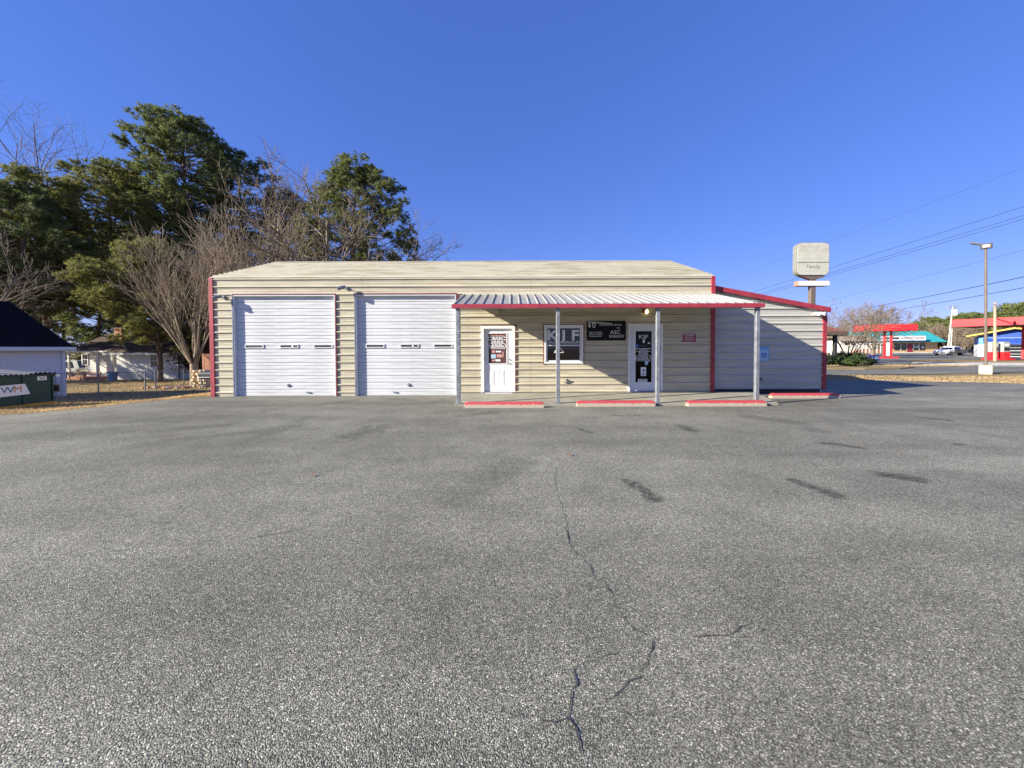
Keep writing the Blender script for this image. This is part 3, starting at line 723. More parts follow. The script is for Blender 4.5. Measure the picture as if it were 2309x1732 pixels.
MB().box(CX0, CX1, CF + .005, CF + .09, CZF - .10, CZF - .02).build('beam', 'galv', cn)
for k in range(7):
    x = CX0 + .2 + k * (CX1 - CX0 - .4) / 6
    MB().prism([(CF + .09, CZF - .09), (CF + .09, CZF - .02), (CB - .04, CZB - .045), (CB - .04, CZB - .115)], x, x + .05, 'x').build('rafter', 'galv', cn)
MB().box(CX0 - .02, XR - .09, FY - .055, FY - .032, CZB - .01, CZB + .045).build('flashing', 'roof_metal', cn)
for x in (-1.32, 1.13, 3.58, 6.02):
    MB().bbox(x - .045, x + .045, CF + .03, CF + .12, .05, CZF - .10, .006).build('post', 'galv', cn)
    MB().box(x - .08, x + .08, CF + .0, CF + .15, .0505, .062).build('base_plate', 'galv', cn)

# porch slab
ps = MB().add([(-1.40, 9.34, -.02), (6.5, 9.34, -.02), (7.3, FY + .1, -.02), (-1.60, FY + .1, -.02), (-1.40, 9.34, .05), (6.5, 9.34, .05), (7.3, FY + .1, .083), (-1.60, FY + .1, .083)],
              [(3, 2, 1, 0), (4, 5, 6, 7), (0, 1, 5, 4), (1, 2, 6, 5), (2, 3, 7, 6), (3, 0, 4, 7)]).build('porch_slab', 'concrete'); struct(ps)

# fittings on the walls
def flood(px, py, label, m, head=.10, y=FY, grp=None):
    p = at(px, py, y); t = thing('security_light', label, 'light', (p.x, y - .03, p.z), group=grp)
    MB().box(-.04, .04, -.012, .02, -.05, .05).build('base_plate', m, t, world=False)
    MB().tube([(0, -.01, 0), (-.02, -.10, .02), (-.05, -.15, .0)], .016, 6).build('arm', m, t, world=False)
    MB().tube([(.03, -.13, .02), (-.06, -.17, -.01), (-.07 - head, -.21, -.05)], [.05, .055, .06], 10).build('head', m, t, world=False)
    return t
flood(505, 671, 'small grey bullet light on the beige wall left of the first roll-up door', 'galv', .07, grp='lights on the front wall')
flood(782, 650, 'grey flood light on the beige wall between the two roll-up doors', 'galv', .10, grp='lights on the front wall')
t = thing('security_light', 'white twin-head flood light under the low right end of the wing eave', 'light', (9.22, WY - .03, 2.43), group='lights on the front wall')
MB().bbox(-.10, .10, -.08, .02, -.04, .04, .01).build('base_plate', 'white', t, world=False)
for s in (-.07, .09): MB().tube([(s, -.07, -.01), (s * 1.4, -.17, -.03)], [.045, .06], 10).build('head', 'white', t, world=False)
p = at(1121, 703, FY)
t = thing('wall_lantern', 'unlit beige box lantern high on the porch wall above the half-glass door', 'lantern', (p.x, FY - .03, p.z), group='porch lanterns')
MB().bbox(-.04, .04, -.10, .02, -.075, .075, .01).build('housing', 'under_metal', t, world=False)
MB().box(-.045, .045, -.11, .02, .076, .09).build('cap', 'dark', t, world=False)
p = at(1454, 703, FY)
t = thing('wall_lantern', 'lit yellow bulb lantern above the glazed door marked 1331', 'lantern', (p.x, FY - .03, p.z), group='porch lanterns')
MB().bbox(-.07, .0, -.07, .02, -.03, .12, .01).build('housing', 'print_red', t, world=False)
MB().tube([(.02, -.08, -.07), (.02, -.08, -.03), (.02, -.08, .02), (.02, -.08, .05)], [.02, .045, .045, .02], 12).build('bulb', 'bulb', t, world=False, smooth=True)
MB().tube([(.02, -.08, .05), (-.03, -.05, .06)], .012, 6).build('arm', 'dark', t, world=False)
p = at(1272, 857, FY)
t = thing('outlet_box', 'small beige electrical outlet box low on the sunlit porch wall below the window', 'outlet box', (p.x, FY - .02, p.z))
MB().bbox(-.05, .05, -.06, .01, -.05, .05, .008).build('box', 'under_metal', t, world=False); MB().box(-.056, .056, -.075, -.06, -.056, .056).build('lid', 'beige', t, world=False)
p = at(1713, 855, WY)
t = thing('hose_tap', 'small dark hose tap low on the shaded grey wing wall', 'tap', (p.x, WY - .02, p.z))
MB().tube([(0, 0, 0), (0, -.07, 0), (0, -.10, -.05)], .014, 8).build('spout', 'dark', t, world=False); MB().tube([(0, -.05, .015), (0, -.05, .035)], .03, 10).build('handwheel', 'dark', t, world=False)

# banner and wall signs
bn = thing('banner', 'black warranty banner with silver lettering between the window and the glazed door', 'banner', (2.80, FY - .035, 1.63))
MB().box(2.22, 3.38, FY - .048, FY - .036, 1.63, 2.205).build('board', 'black', bn)
yb = FY - .0485
text('$', .17, 'letter', bn, 2.30, yb, 2.085); text('0', .24, 'silver_letter', bn, 2.43, yb, 2.08)
text('Deductible On All Plans', .068, 'letter', bn, 2.93, yb, 2.095, sx=1.0); text('1.5', .085, 'letter', bn, 3.15, yb, 2.00)
for i, s in enumerate(('Ask Your Dealer', 'About A Vehicle', 'Protection Plan!')): text(s, .062, 'letter', bn, 2.29, yb, 1.875 - i * .057, align='LEFT', sx=.95)
text('ASC', .155, 'silver_letter', bn, 3.07, yb, 1.875, sx=1.1); MB().box(2.87, 3.33, yb - .002, yb, 1.785, 1.793).build('rule', 'letter', bn)
text('WARRANTY', .075, 'letter', bn, 3.10, yb, 1.74, sx=1.05)
sw = MB()
for k in range(4): sw.tube([(2.25, yb, 2.19 - k * .004), (2.60, yb, 2.175 - k * .012), (2.98, yb, 2.135 - k * .002)], .004, 4)
sw.build('swoosh', 'silver_letter', bn)
for a, b in ((2.235, 2.19), (3.365, 2.19), (2.235, 1.645), (3.365, 1.645), (2.8, 1.645)): MB().tube([(a, yb, b), (a, yb - .004, b)], .009, 8).build('grommet', 'galv', bn)
ws = thing('warning_sign', 'small dark red WARNING sign on the shaded porch wall left of the red corner', 'sign', (5.265, FY - .034, 1.56))
MB().box(5.05, 5.48, FY - .040, FY - .034, 1.56, 1.83).build('border', 'silver_letter', ws); MB().box(5.064, 5.466, FY - .043, FY - .0405, 1.574, 1.816).build('plate', 'print_red', ws)
for s, h, z in (('WARNING', .062, 1.775), ('THIS PROPERTY IS', .036, 1.725), ('PROTECTED BY', .036, 1.688), ('ELECTRONIC CAMERA', .036, 1.650), ('SURVEILLANCE', .036, 1.612)):
    text(s, h, 'letter', ws, 5.265, FY - .0435, z)
ad = thing('accessible_parking_sign', 'pale blue wheelchair parking sign on the shaded grey wing wall', 'sign', (7.62, WY - .034, 1.0))
MB().bbox(7.47, 7.77, WY - .042, WY - .034, .995, 1.43, .003).build('plate', 'ada_blue', ad); MB().box(7.50, 7.74, WY - .045, WY - .0425, 1.02, 1.33).build('panel', 'pale_blue', ad)
MB().box(7.545, 7.695, WY - .048, WY - .0455, 1.09, 1.24).build('square', 'blue_print', ad)
wc = MB().tube([(7.615, WY - .049, 1.222), (7.615, WY - .050, 1.222)], .011, 8)
wc.tube([(7.615, WY - .050, 1.205), (7.618, WY - .050, 1.165), (7.65, WY - .050, 1.163), (7.665, WY - .050, 1.125)], .007, 5)
wc.tube([(7.615 + .036 * math.cos(R(a)), WY - .050, 1.145 + .036 * math.sin(R(a))) for a in range(100, 341, 20)], .006, 5); wc.build('wheelchair_symbol', 'letter', ad)
dm = thing('door_mat', 'narrow white and red worn strip lying at the foot of the half-glass door', 'mat', (-.36, FY - .12, .083))
MB().box(-.78, .0, FY - .16, FY - .06, .0815, .092).build('mat', 'letter', dm)
for k in range(9):
    a = -.74 + k * .083; MB().box(a, a + rnd.uniform(.03, .06), FY - .14, FY - .08, .0925, .095).build('worn_patch', 'wood_red', dm)

# wheel stops
def stop(cx, y, label, L=1.88):
    t = thing('wheel_stop', label, 'wheel stop', (cx, y + .08, .006), group='red concrete wheel stops')
    pr = [(-.08, 0), (-.075, .06), (-.05, .135), (.05, .135), (.075, .06), (.08, 0)]
    e = L / 2; rings = []
    for x, s in ((-e, .80), (-e + .05, .96), (-e + .09, 1), (e - .09, 1), (e - .05, .96), (e, .80)):
        rings.append([(x, p[0], p[1] * s) for p in pr])
    MB().loft(rings).build('block', 'stop_red', t, world=False)
    for x in (-e + .35, e - .35): MB().tube([(x, 0, .13), (x, 0, .1405)], .016, 8).build('pin', 'dark', t, world=False)
stop(-.19, 9.05, 'red wheel stop in front of the half-glass door, nearest the roll-up doors')
stop(2.50, 9.20, 'red wheel stop in front of the window and banner')
stop(5.16, 9.17, 'red wheel stop in front of the red WARNING sign')
stop(8.10, 10.55, 'red wheel stop crossed by a post shadow before the grey wing wall')

# ================================================================== vegetation makers
class Tubes:
    def __init__(s): s.V = []; s.F = []; s.n = 0
    def add(s, pts, rad, k):
        pts = np.asarray(pts, float); rad = np.asarray(rad, float); m = len(pts)
        d = np.gradient(pts, axis=0); d /= np.linalg.norm(d, axis=1)[:, None] + 1e-9
        ref = np.array([.31, .17, .93]) if abs(d[0, 2]) < .9 else np.array([.97, .2, .1])
        u = np.cross(d, ref); u /= np.linalg.norm(u, axis=1)[:, None] + 1e-9; w = np.cross(d, u)
        a = np.arange(k) * 2 * np.pi / k
        ring = pts[:, None] + (u[:, None] * np.cos(a)[None, :, None] + w[:, None] * np.sin(a)[None, :, None]) * rad[:, None, None]
        s.V.append(ring.reshape(-1, 3))
        i = np.arange(m - 1)[:, None] * k; j = np.arange(k)[None]; j2 = (j + 1) % k
        q = np.stack([i + j, i + j2, i + k + j2, i + k + j], -1).reshape(-1, 4) + s.n
        s.F.append(q); s.n += m * k
    def build(s, name, m, parent): return npmesh(name, np.concatenate(s.V), np.concatenate(s.F), m, parent, True)
def unit(v): return v / (np.linalg.norm(v) + 1e-9)
MINR = [.010]
def grow(rg, T, p, d, L, r, lvl, spec, tips):
    """one branch and, along it, its children; spec[lvl] = (children, spread angle, length ratio, upward pull, wiggle)"""
    kids, ang, ratio, up, wig = spec[lvl]; n = (6, 5, 4, 3, 3, 3)[min(lvl, 5)]
    pts = [p]; dirs = [d]; step = L / n
    for i in range(n):
        d = unit(d + rg.normal(0, wig, 3) + np.array([0, 0, up]) / n); p = p + d * step; pts.append(p); dirs.append(d)
    r1 = max(r * .35, MINR[0] * .7)
    T[0 if lvl == 0 else 1].add(pts, np.linspace(r, r1, n + 1), 7 if lvl == 0 else (5 if lvl == 1 else (4 if lvl == 2 else 3)))
    tips.append(p)
    if lvl + 1 >= len(spec): return
    az = rg.random() * 6.28
    for c in range(kids):
        t = .28 + .72 * (c + rg.random() * .8) / kids; t = min(t, .999); k = t * n; i = int(k); f = k - i
        q = pts[i] * (1 - f) + pts[i + 1] * f; dd = dirs[i + 1]
        az += 2.4 + rg.normal(0, .4); a = R(ang) * rg.uniform(.6, 1.3)
        u = unit(np.cross(dd, [.3, .5, .81])); w = np.cross(dd, u)
        nd = unit(dd * math.cos(a) + (u * math.cos(az) + w * math.sin(az)) * math.sin(a))
        grow(rg, T, q, nd, L * ratio * rg.uniform(.7, 1.15) * (1.15 - .55 * t), max(MINR[0], (r + (r1 - r) * t) * .62), lvl + 1, spec, tips)
def bare_tree(name, label, base, height, seed, spec, stems=1, lean=(0, 0), r=.22, fork=.0, wood='grey_bark', twig='twig', stem_ang=28, group=None, minr=None):
    rg = np.random.default_rng(seed); t = thing(name, label, 'tree', base, group=group); T = (Tubes(), Tubes()); tips = []; MINR[0] = minr or .010
    b = np.array(base, float); b[2] -= .15
    if stems == 1:
        grow(rg, T, b, unit(np.array([lean[0], lean[1], 1.0])), height * .80, r, 0, spec, tips)
    else:
        f = b + np.array([lean[0] * fork, lean[1] * fork, fork + .15]); T[0].add([b, (b + f) / 2, f + np.array([0, 0, .25])], [r * 1.12, r, r * .95], 9)
        for k in range(stems):
            a = k * 6.283 / stems + rg.normal(0, .25); s = math.sin(R(stem_ang)) * rg.uniform(.35, 1.15)
            grow(rg, T, f + np.array([math.cos(a), math.sin(a), 0]) * r * .5, unit(np.array([math.cos(a) * s, math.sin(a) * s, 1.0])), (height - fork) * rg.uniform(.68, .86), r * rg.uniform(.20, .32), 0, spec, tips)
    T[0].build('trunk', wood, t); T[1].build('crown', twig, t)
    return t
def needles(k, rg, L=.33, w=.022):
    """template tuft of needles: k thin triangles fanning out and up from one point"""
    a = rg.random(k) * 6.283; e = rg.uniform(-.35, 1.35, k)
    d = np.stack([np.cos(a) * np.cos(e), np.sin(a) * np.cos(e), np.sin(e)], 1); ln = L * rg.uniform(.7, 1.15, k)
    s = np.cross(d, rg.normal(0, 1, (k, 3))); s /= np.linalg.norm(s, axis=1)[:, None]
    o = d * .03
    return np.stack([o - s * w, o + s * w, d * ln[:, None]], 1)          # (k,3,3)
def scatter(temps, pos, scale, rg):
    out = []
    which = rg.integers(0, len(temps), len(pos))
    for i, t in enumerate(temps):
        p = pos[which == i]; s = scale[which == i]
        if len(p) == 0: continue
        a = rg.random(len(p)) * 6.283; c, sn = np.cos(a), np.sin(a)
        x = t[None, ..., 0] * c[:, None, None] - t[None, ..., 1] * sn[:, None, None]
        y = t[None, ..., 0] * sn[:, None, None] + t[None, ..., 1] * c[:, None, None]
        z = np.broadcast_to(t[None, ..., 2], x.shape)
        out.append((np.stack([x, y, z], -1) * s[:, None, None, None] + p[:, None, None, :]).reshape(-1, 3))
    return np.concatenate(out)
def pine(label, base, height, cbase, W, seed, m='needle', r=.30, lean=(0, 0), limbs=70, dens=1.0, skew=0.0, tuft=1.0, k=20, group=None):
    """trunk, limbs and a crown of rounded needle clumps with gaps between them"""
    rg = np.random.default_rng(seed); t = thing('pine_tree', label, 'tree', base, group=group); T = (Tubes(), Tubes())
    height -= .10 * W; b = np.array(base, float); n = 14; pts = []
    for i in range(n + 1):
        f = i / n; pts.append(b + np.array([lean[0] * f * height + .25 * math.sin(f * 5 + seed), lean[1] * f * height + .2 * math.cos(f * 4 + seed), f * height * .97 - .2]))
    pts = np.array(pts); T[0].add(pts, r * (1 - .88 * np.linspace(0, 1, n + 1) ** 1.15), 9)
    def trunk(h): kk = min(max(h, 0), height * .96) / (height * .97) * n; j = min(int(kk), n - 1); return pts[j] + (pts[j + 1] - pts[j]) * (kk - j)
    pos = []; az = rg.random() * 6; N = int(limbs * 2.5 * dens)
    ph = rg.random(6) * 6.28
    for i in range(N):
        f = (i + rg.random()) / N; f = f ** .85; h = cbase + (height * .985 - cbase) * f; az += 2.4 + rg.normal(0, .5)
        prof = (.55 + .45 * min(1, f / .42)) if f < .42 else math.sqrt(max(.015, 1 - ((f - .42) / .60) ** 2))
        lobe = 1 + .20 * math.sin(az * 2 + ph[0] + f * 7) + .13 * math.sin(az * 3 + ph[1] - f * 13)
        rad = W * prof * lobe * (.30 + .70 * math.sqrt(rg.random())) * (1 + skew * math.cos(az))
        q = trunk(h); c = q + np.array([math.cos(az) * rad, math.sin(az) * rad, rg.normal(0, .35)]); rc = rg.uniform(.55, 1.0) * (.75 + W / 22) * tuft
        s = trunk(h - .38 * rad - .2); mid = (s + c) / 2 + np.array([0, 0, -.06 * rad]) + rg.normal(0, .06, 3)
        rr = max(.02, r * .20 * (1 - f * .6) * min(1, rad / 2 + .3)); T[1].add([s, mid, c], [rr, rr * .7, .015], 4)
        for tw in range(3): e = c + unit(rg.normal(0, 1, 3)) * rc * .7; T[1].add([mid * .3 + c * .7, e], [rr * .45, .010], 3)
        d_ = rg.normal(0, 1, (18, 3)); d_ /= np.linalg.norm(d_, axis=1)[:, None]; d_[:, 2] = d_[:, 2] * .62 + .12
        pos.append(c + d_ * rc * rg.uniform(.45, 1.0, (18, 1)))
    pos = np.concatenate(pos); temps = [needles(k, rg, .34, .030) for _ in range(6)]
    V = scatter(temps, pos, tuft * rg.uniform(.8, 1.35, len(pos)), rg)
    T[0].build('trunk', 'bark', t); T[1].build('limbs', 'bark', t)
    npmesh('crown', V, np.arange(len(V)).reshape(-1, 3), m, t)
    return t
def leafmass(center, rad, n, size, rg, flat=.0, lump=.25, shell=.55):
    """leaf quads through a lumpy ellipsoid, denser towards the outside"""
    d = rg.normal(0, 1, (n, 3)); d /= np.linalg.norm(d, axis=1)[:, None]
    l = 1 + lump * (np.sin(d[:, 0] * 5 + 1) * np.sin(d[:, 1] * 4 + 2) + .6 * np.sin(d[:, 2] * 7 + d[:, 0] * 6))
    rr = (shell + (1 - shell) * rg.random(n) ** .6) * l
    p = d * rr[:, None] * np.array(rad) + np.array(center)
    a = rg.normal(0, 1, (n, 3)); a /= np.linalg.norm(a, axis=1)[:, None]; b = np.cross(a, d); b /= np.linalg.norm(b, axis=1)[:, None] + 1e-9
    s = size * rg.uniform(.6, 1.3, n)[:, None]
    return np.stack([p - a * s, p - b * s * .55, p + a * s, p + b * s * .55], 1).reshape(-1, 3)
def shrub(label, base, rad, n, size, seed, m='leaf', name='shrub', group=None, cat='shrub', lump=.2):
    rg = np.random.default_rng(seed); t = thing(name, label, cat, base, group=group); b = np.array(base, float)
    V = leafmass(b + [0, 0, rad[2]], rad, n, size, rg, lump=lump, shell=.35); V[:, 2] = np.maximum(V[:, 2], b[2] + .01)
    npmesh('foliage', V, np.arange(len(V)).reshape(-1, 4), m, t)
    T = Tubes()
    for i in range(7):
        a = rg.random() * 6.28; e = b + np.array([math.cos(a) * rad[0] * .6, math.sin(a) * rad[1] * .6, rad[2] * rg.uniform(1.0, 1.7)])
        T.add([b - [0, 0, .05], (b + e) / 2 + rg.normal(0, .05, 3), e], [.03, .02, .008], 4)
    T.build('stem', 'bark', t); return t
def gz(x, y): return float(H(x, y)) - .02

# ================================================================== left side: dumpster, shed, house, fence
DZ = float(H(-17.6, 13.4)) - .01
t = thing('dumpster', 'dark green steel dumpster with ribbed lid standing on the verge', 'dumpster', (-17.9, 13.4, DZ)); Y0, Y1 = 12.40, 14.22; XF, XB = -17.0, -18.5
MB().prism([(XB, DZ + .10), (XF, DZ + .10), (XF, DZ + 1.10), (XB, DZ + 1.22)], Y0, Y1, 'y').build('body', 'dumpster_green', t)
for y in (Y0 + .02, 13.30, Y1 - .06): MB().box(XF, XF + .035, y, y + .045, DZ + .12, DZ + 1.08).build('rib', 'dumpster_green', t)
MB().box(XB - .01, XF + .045, Y0 - .02, Y1 + .02, DZ + .0, DZ + .10).build('base_skid', 'dumpster_yellow', t)
MB().box(XB, XF + .06, Y0 - .03, Y1 + .03, DZ + 1.07, DZ + 1.115).build('top_rim', 'dumpster_green', t)
for j in range(2):
    ya = Y0 - .04 + j * .95; ring0 = []; ring1 = []
    for i in range(33):
        y = ya + i * .94 / 32; o = .022 * math.sin(i * 1.35) + .055 * math.sin(i / 32 * math.pi) * (1 if j else .6)
        ring0.append((XF + .11, y, DZ + 1.135 + o)); ring1.append((XB - .02, y, DZ + 1.25 + o))
    top = ring0; vs = [p for r_ in (ring0, ring1) for p in r_]; lo_ = [(x, y, z - .03) for x, y, z in vs]
    fs = [(i, i + 1, 33 + i + 1, 33 + i) for i in range(32)] + [(66 + i + 1, 66 + i, 66 + 33 + i, 66 + 33 + i + 1) for i in range(32)] + [(i + 1, i, 66 + i, 66 + i + 1) for i in range(32)] + [(33 + i, 33 + i + 1, 99 + i + 1, 99 + i) for i in range(32)]
    MB().add(vs + lo_, fs).build('lid', 'dumpster_lid', t)
MB().box(-17.36, -17.06, Y1 + .02, Y1 + .26, DZ + .40, DZ + .44).box(-17.36, -17.06, Y1 + .02, Y1 + .26, DZ + .66, DZ + .70).box(-17.36, -17.06, Y1 + .22, Y1 + .26, DZ + .44, DZ + .66).build('fork_pocket', 'grey_bark', t)
MB().box(XF - .12, XF + .08, Y1 + .03, Y1 + .16, DZ + 1.0, DZ + 1.08).build('lid_hinge', 'grey_white', t)
rz90 = Matrix.Rotation(R(90), 4, 'Z')
sg = [(12.44, DZ + .42), (13.50, DZ + .45), (13.36, DZ + .82), (12.44, DZ + .80)]
MB().prism(sg, XF + .036, XF + .042, 'x').build('logo_panel', 'letter', t)
text('W', .30, 'teal_letter', t, XF + .046, 12.89, DZ + .64, rot=rz90, sx=1.15); text('M', .30, 'orange', t, XF + .047, 13.16, DZ + .64, rot=rz90, sx=1.05)
MB().prism([(13.74, DZ + .90), (14.02, DZ + .90), (14.02, DZ + 1.04), (13.74, DZ + 1.04)], XF + .001, XF + .006, 'x').build('size_label', 'letter', t)
text('4yd', .11, 'dumpster_green', t, XF + .008, 13.88, DZ + .97, rot=rz90, sx=1.1)

# white shed whose shaded long side faces the lot
SZ = gz(-24.4, 20.5); t = thing('shed', 'white outbuilding with a steep dark roof behind the dumpster', 'shed', (-27.5, 16.5, SZ))
SE = 1.52
MB().box(-30.6, -24.4, 12.0, 20.9, SZ - .3, SE).build('wall', 'shed_white', t)
MB().prism([(-30.6, SE), (-24.4, SE), (-27.5, SE + 2.35)], 12.02, 20.88, 'y').build('gable', 'shed_white', t)
for s in (-1, 1):
    xe = -27.5 + s * 3.5; MB().prism([(-27.5, SE + 2.36), (-27.5, SE + 2.52), (xe, SE - .12 + .10), (xe, SE - .24 + .10)], 11.7, 21.15, 'y').build('roof', 'shed_roof', t)
    MB().box(xe - (.0 if s > 0 else .03), xe + (.03 if s > 0 else .0), 11.7, 21.17, SE - .16, SE + .03).build('fascia', 'shed_white', t)
MB().box(-24.4, -24.33, 20.78, 20.95, SZ - .2, SE - .01).build('corner_board', 'shed_white', t)
for k in range(11): MB().box(-24.398, -24.385, 12.1, 20.75, SZ + .10 + k * .22, SZ + .11 + k * .22).build('lap_edge', 'shed_white', t)

# neighbour's long white house
HY = 37.0; hz = gz(-36, HY)
t = thing('house', 'long low white house with brown roof and brick chimney across the dry lawn', 'house', (-36, HY + 3, hz))
def hx(px, Y=HY): return at(px, 800, Y).x
xa, xb, xc = hx(160), hx(262), hx(520); ev = at(350, 797, HY).z
MB().box(xb, xc, HY, HY + 8, hz - .2, ev + .1).build('wall', 'house_white', t)
MB().box(xa, xb - .003, HY + 1.2, HY + 8, hz + .2, ev + .25).build('wall', 'house_white', t)
for k in range(40):
    x = xb + .06 + k * .30
    if x > hx(452): break
    if hx(335) - .1 < x < hx(358) + .1: continue
    MB().box(x, x + .285, HY - .025, HY - .001, hz + .0, ev - .02).build('board', 'house_white', t)
for k in range(8): MB().box(xa + .25, xb - .05, HY + 1.175, HY + 1.198, hz + .42 + k * .24, hz + .645 + k * .24).build('lap_board', 'house_white', t)
MB().prism([(HY - .75, ev), (HY - .75, ev + .06), (HY + 4, ev + 2.35), (HY + 8.8, ev + .06), (HY + 8.8, ev), (HY + 4, ev + 2.25)], xb - .5, xc, 'x').build('roof', 'house_roof', t)
MB().prism([(HY + .0, ev + .20), (HY + .0, ev + .27), (HY + 4, ev + 2.1), (HY + 4, ev + 2.0)], xa - .5, xb - .503, 'x').build('roof', 'house_roof', t)
MB().box(xb - .5, xc, HY - .80, HY - .755, ev - .13, ev + .065).build('fascia', 'house_white', t)
MB().box(xa - .5, xb - .503, HY - .05, HY - .005, ev + .12, ev + .27).build('fascia', 'house_white', t)
p = at(273, 764, HY + 3); MB().box(p.x - .38, p.x + .38, HY + 2.7, HY + 3.4, ev + .8, p.z + 1.0).box(p.x - .43, p.x + .43, HY + 2.65, HY + 3.45, p.z + 1.0, p.z + 1.12).build('chimney', 'brick', t)
def win(x0, x1, z0, z1, y, parent):
    w = MB().box(x0 - .08, x1 + .08, y - .04, y, z0 - .08, z1 + .08).build('window', 'white', parent)
    for i in range(2):
        for j in range(2):
            MB().box(x0 + (x1 - x0) * i / 2 + .02, x0 + (x1 - x0) * (i + 1) / 2 - .02, y - .046, y - .041, z0 + (z1 - z0) * j / 2 + .025, z0 + (z1 - z0) * (j + 1) / 2 - .025).build('pane', 'car_glass', w)
win(hx(340), hx(355), at(347, 827, HY).z, at(347, 800, HY).z, HY - .026, t)
win(hx(187, HY + 1.2), hx(198, HY + 1.2), at(190, 822, HY + 1.2).z, at(190, 800, HY + 1.2).z, HY + 1.17, t)
for px in (155, 220, 253): MB().box(hx(px, HY + .1) - .09, hx(px, HY + .1) + .09, HY + .02, HY + .18, hz + .25, ev + .2).build('porch_post', 'house_white', t)
MB().box(xa - .4, xb - .01, HY + .0, HY + 1.19, hz - .1, hz + .26).build('porch_floor', 'wood_red', t)
MB().box(hx(402), hx(402) + .16, HY - .055, HY - .027, hz, ev - .02).build('downpipe', 'grey_bark', t)
p = at(169, 835, 35.4); t = thing('sawhorse', 'brown timber trestle on the lawn at the left end of the porch', 'trestle', (p.x, 35.4, gz(p.x, 35.4)), group='trestles before the porch')
def trestle(t):
    MB().box(-.8, .8, -.06, .06, .72, .82).build('beam', 'wood_red', t, world=False)
    for s in (-.65, .65):
        for q in (-.25, .25): MB().tube([(s, 0, .75), (s * 1.1, q, 0)], .04, 5).build('leg', 'wood_red', t, world=False)
trestle(t)
p = at(208, 835, 35.0); t = thing('sawhorse', 'brown timber trestle on the lawn below the porch window', 'trestle', (p.x, 35.0, gz(p.x, 35.0)), group='trestles before the porch'); trestle(t)
p = at(254, 845, 35.6); t = thing('rubbish_bin', 'blue lidded tub beside the porch post of the white house', 'tub', (p.x, 35.6, gz(p.x, 35.6)))
MB().tube([(0, 0, 0), (0, 0, .75)], [.30, .36], 12).build('tub', 'hose_blue', t, world=False); MB().tube([(0, 0, .751), (0, 0, .80), (0, 0, .84)], [.39, .39, .25], 12).build('lid', 'hose_blue', t, world=False)

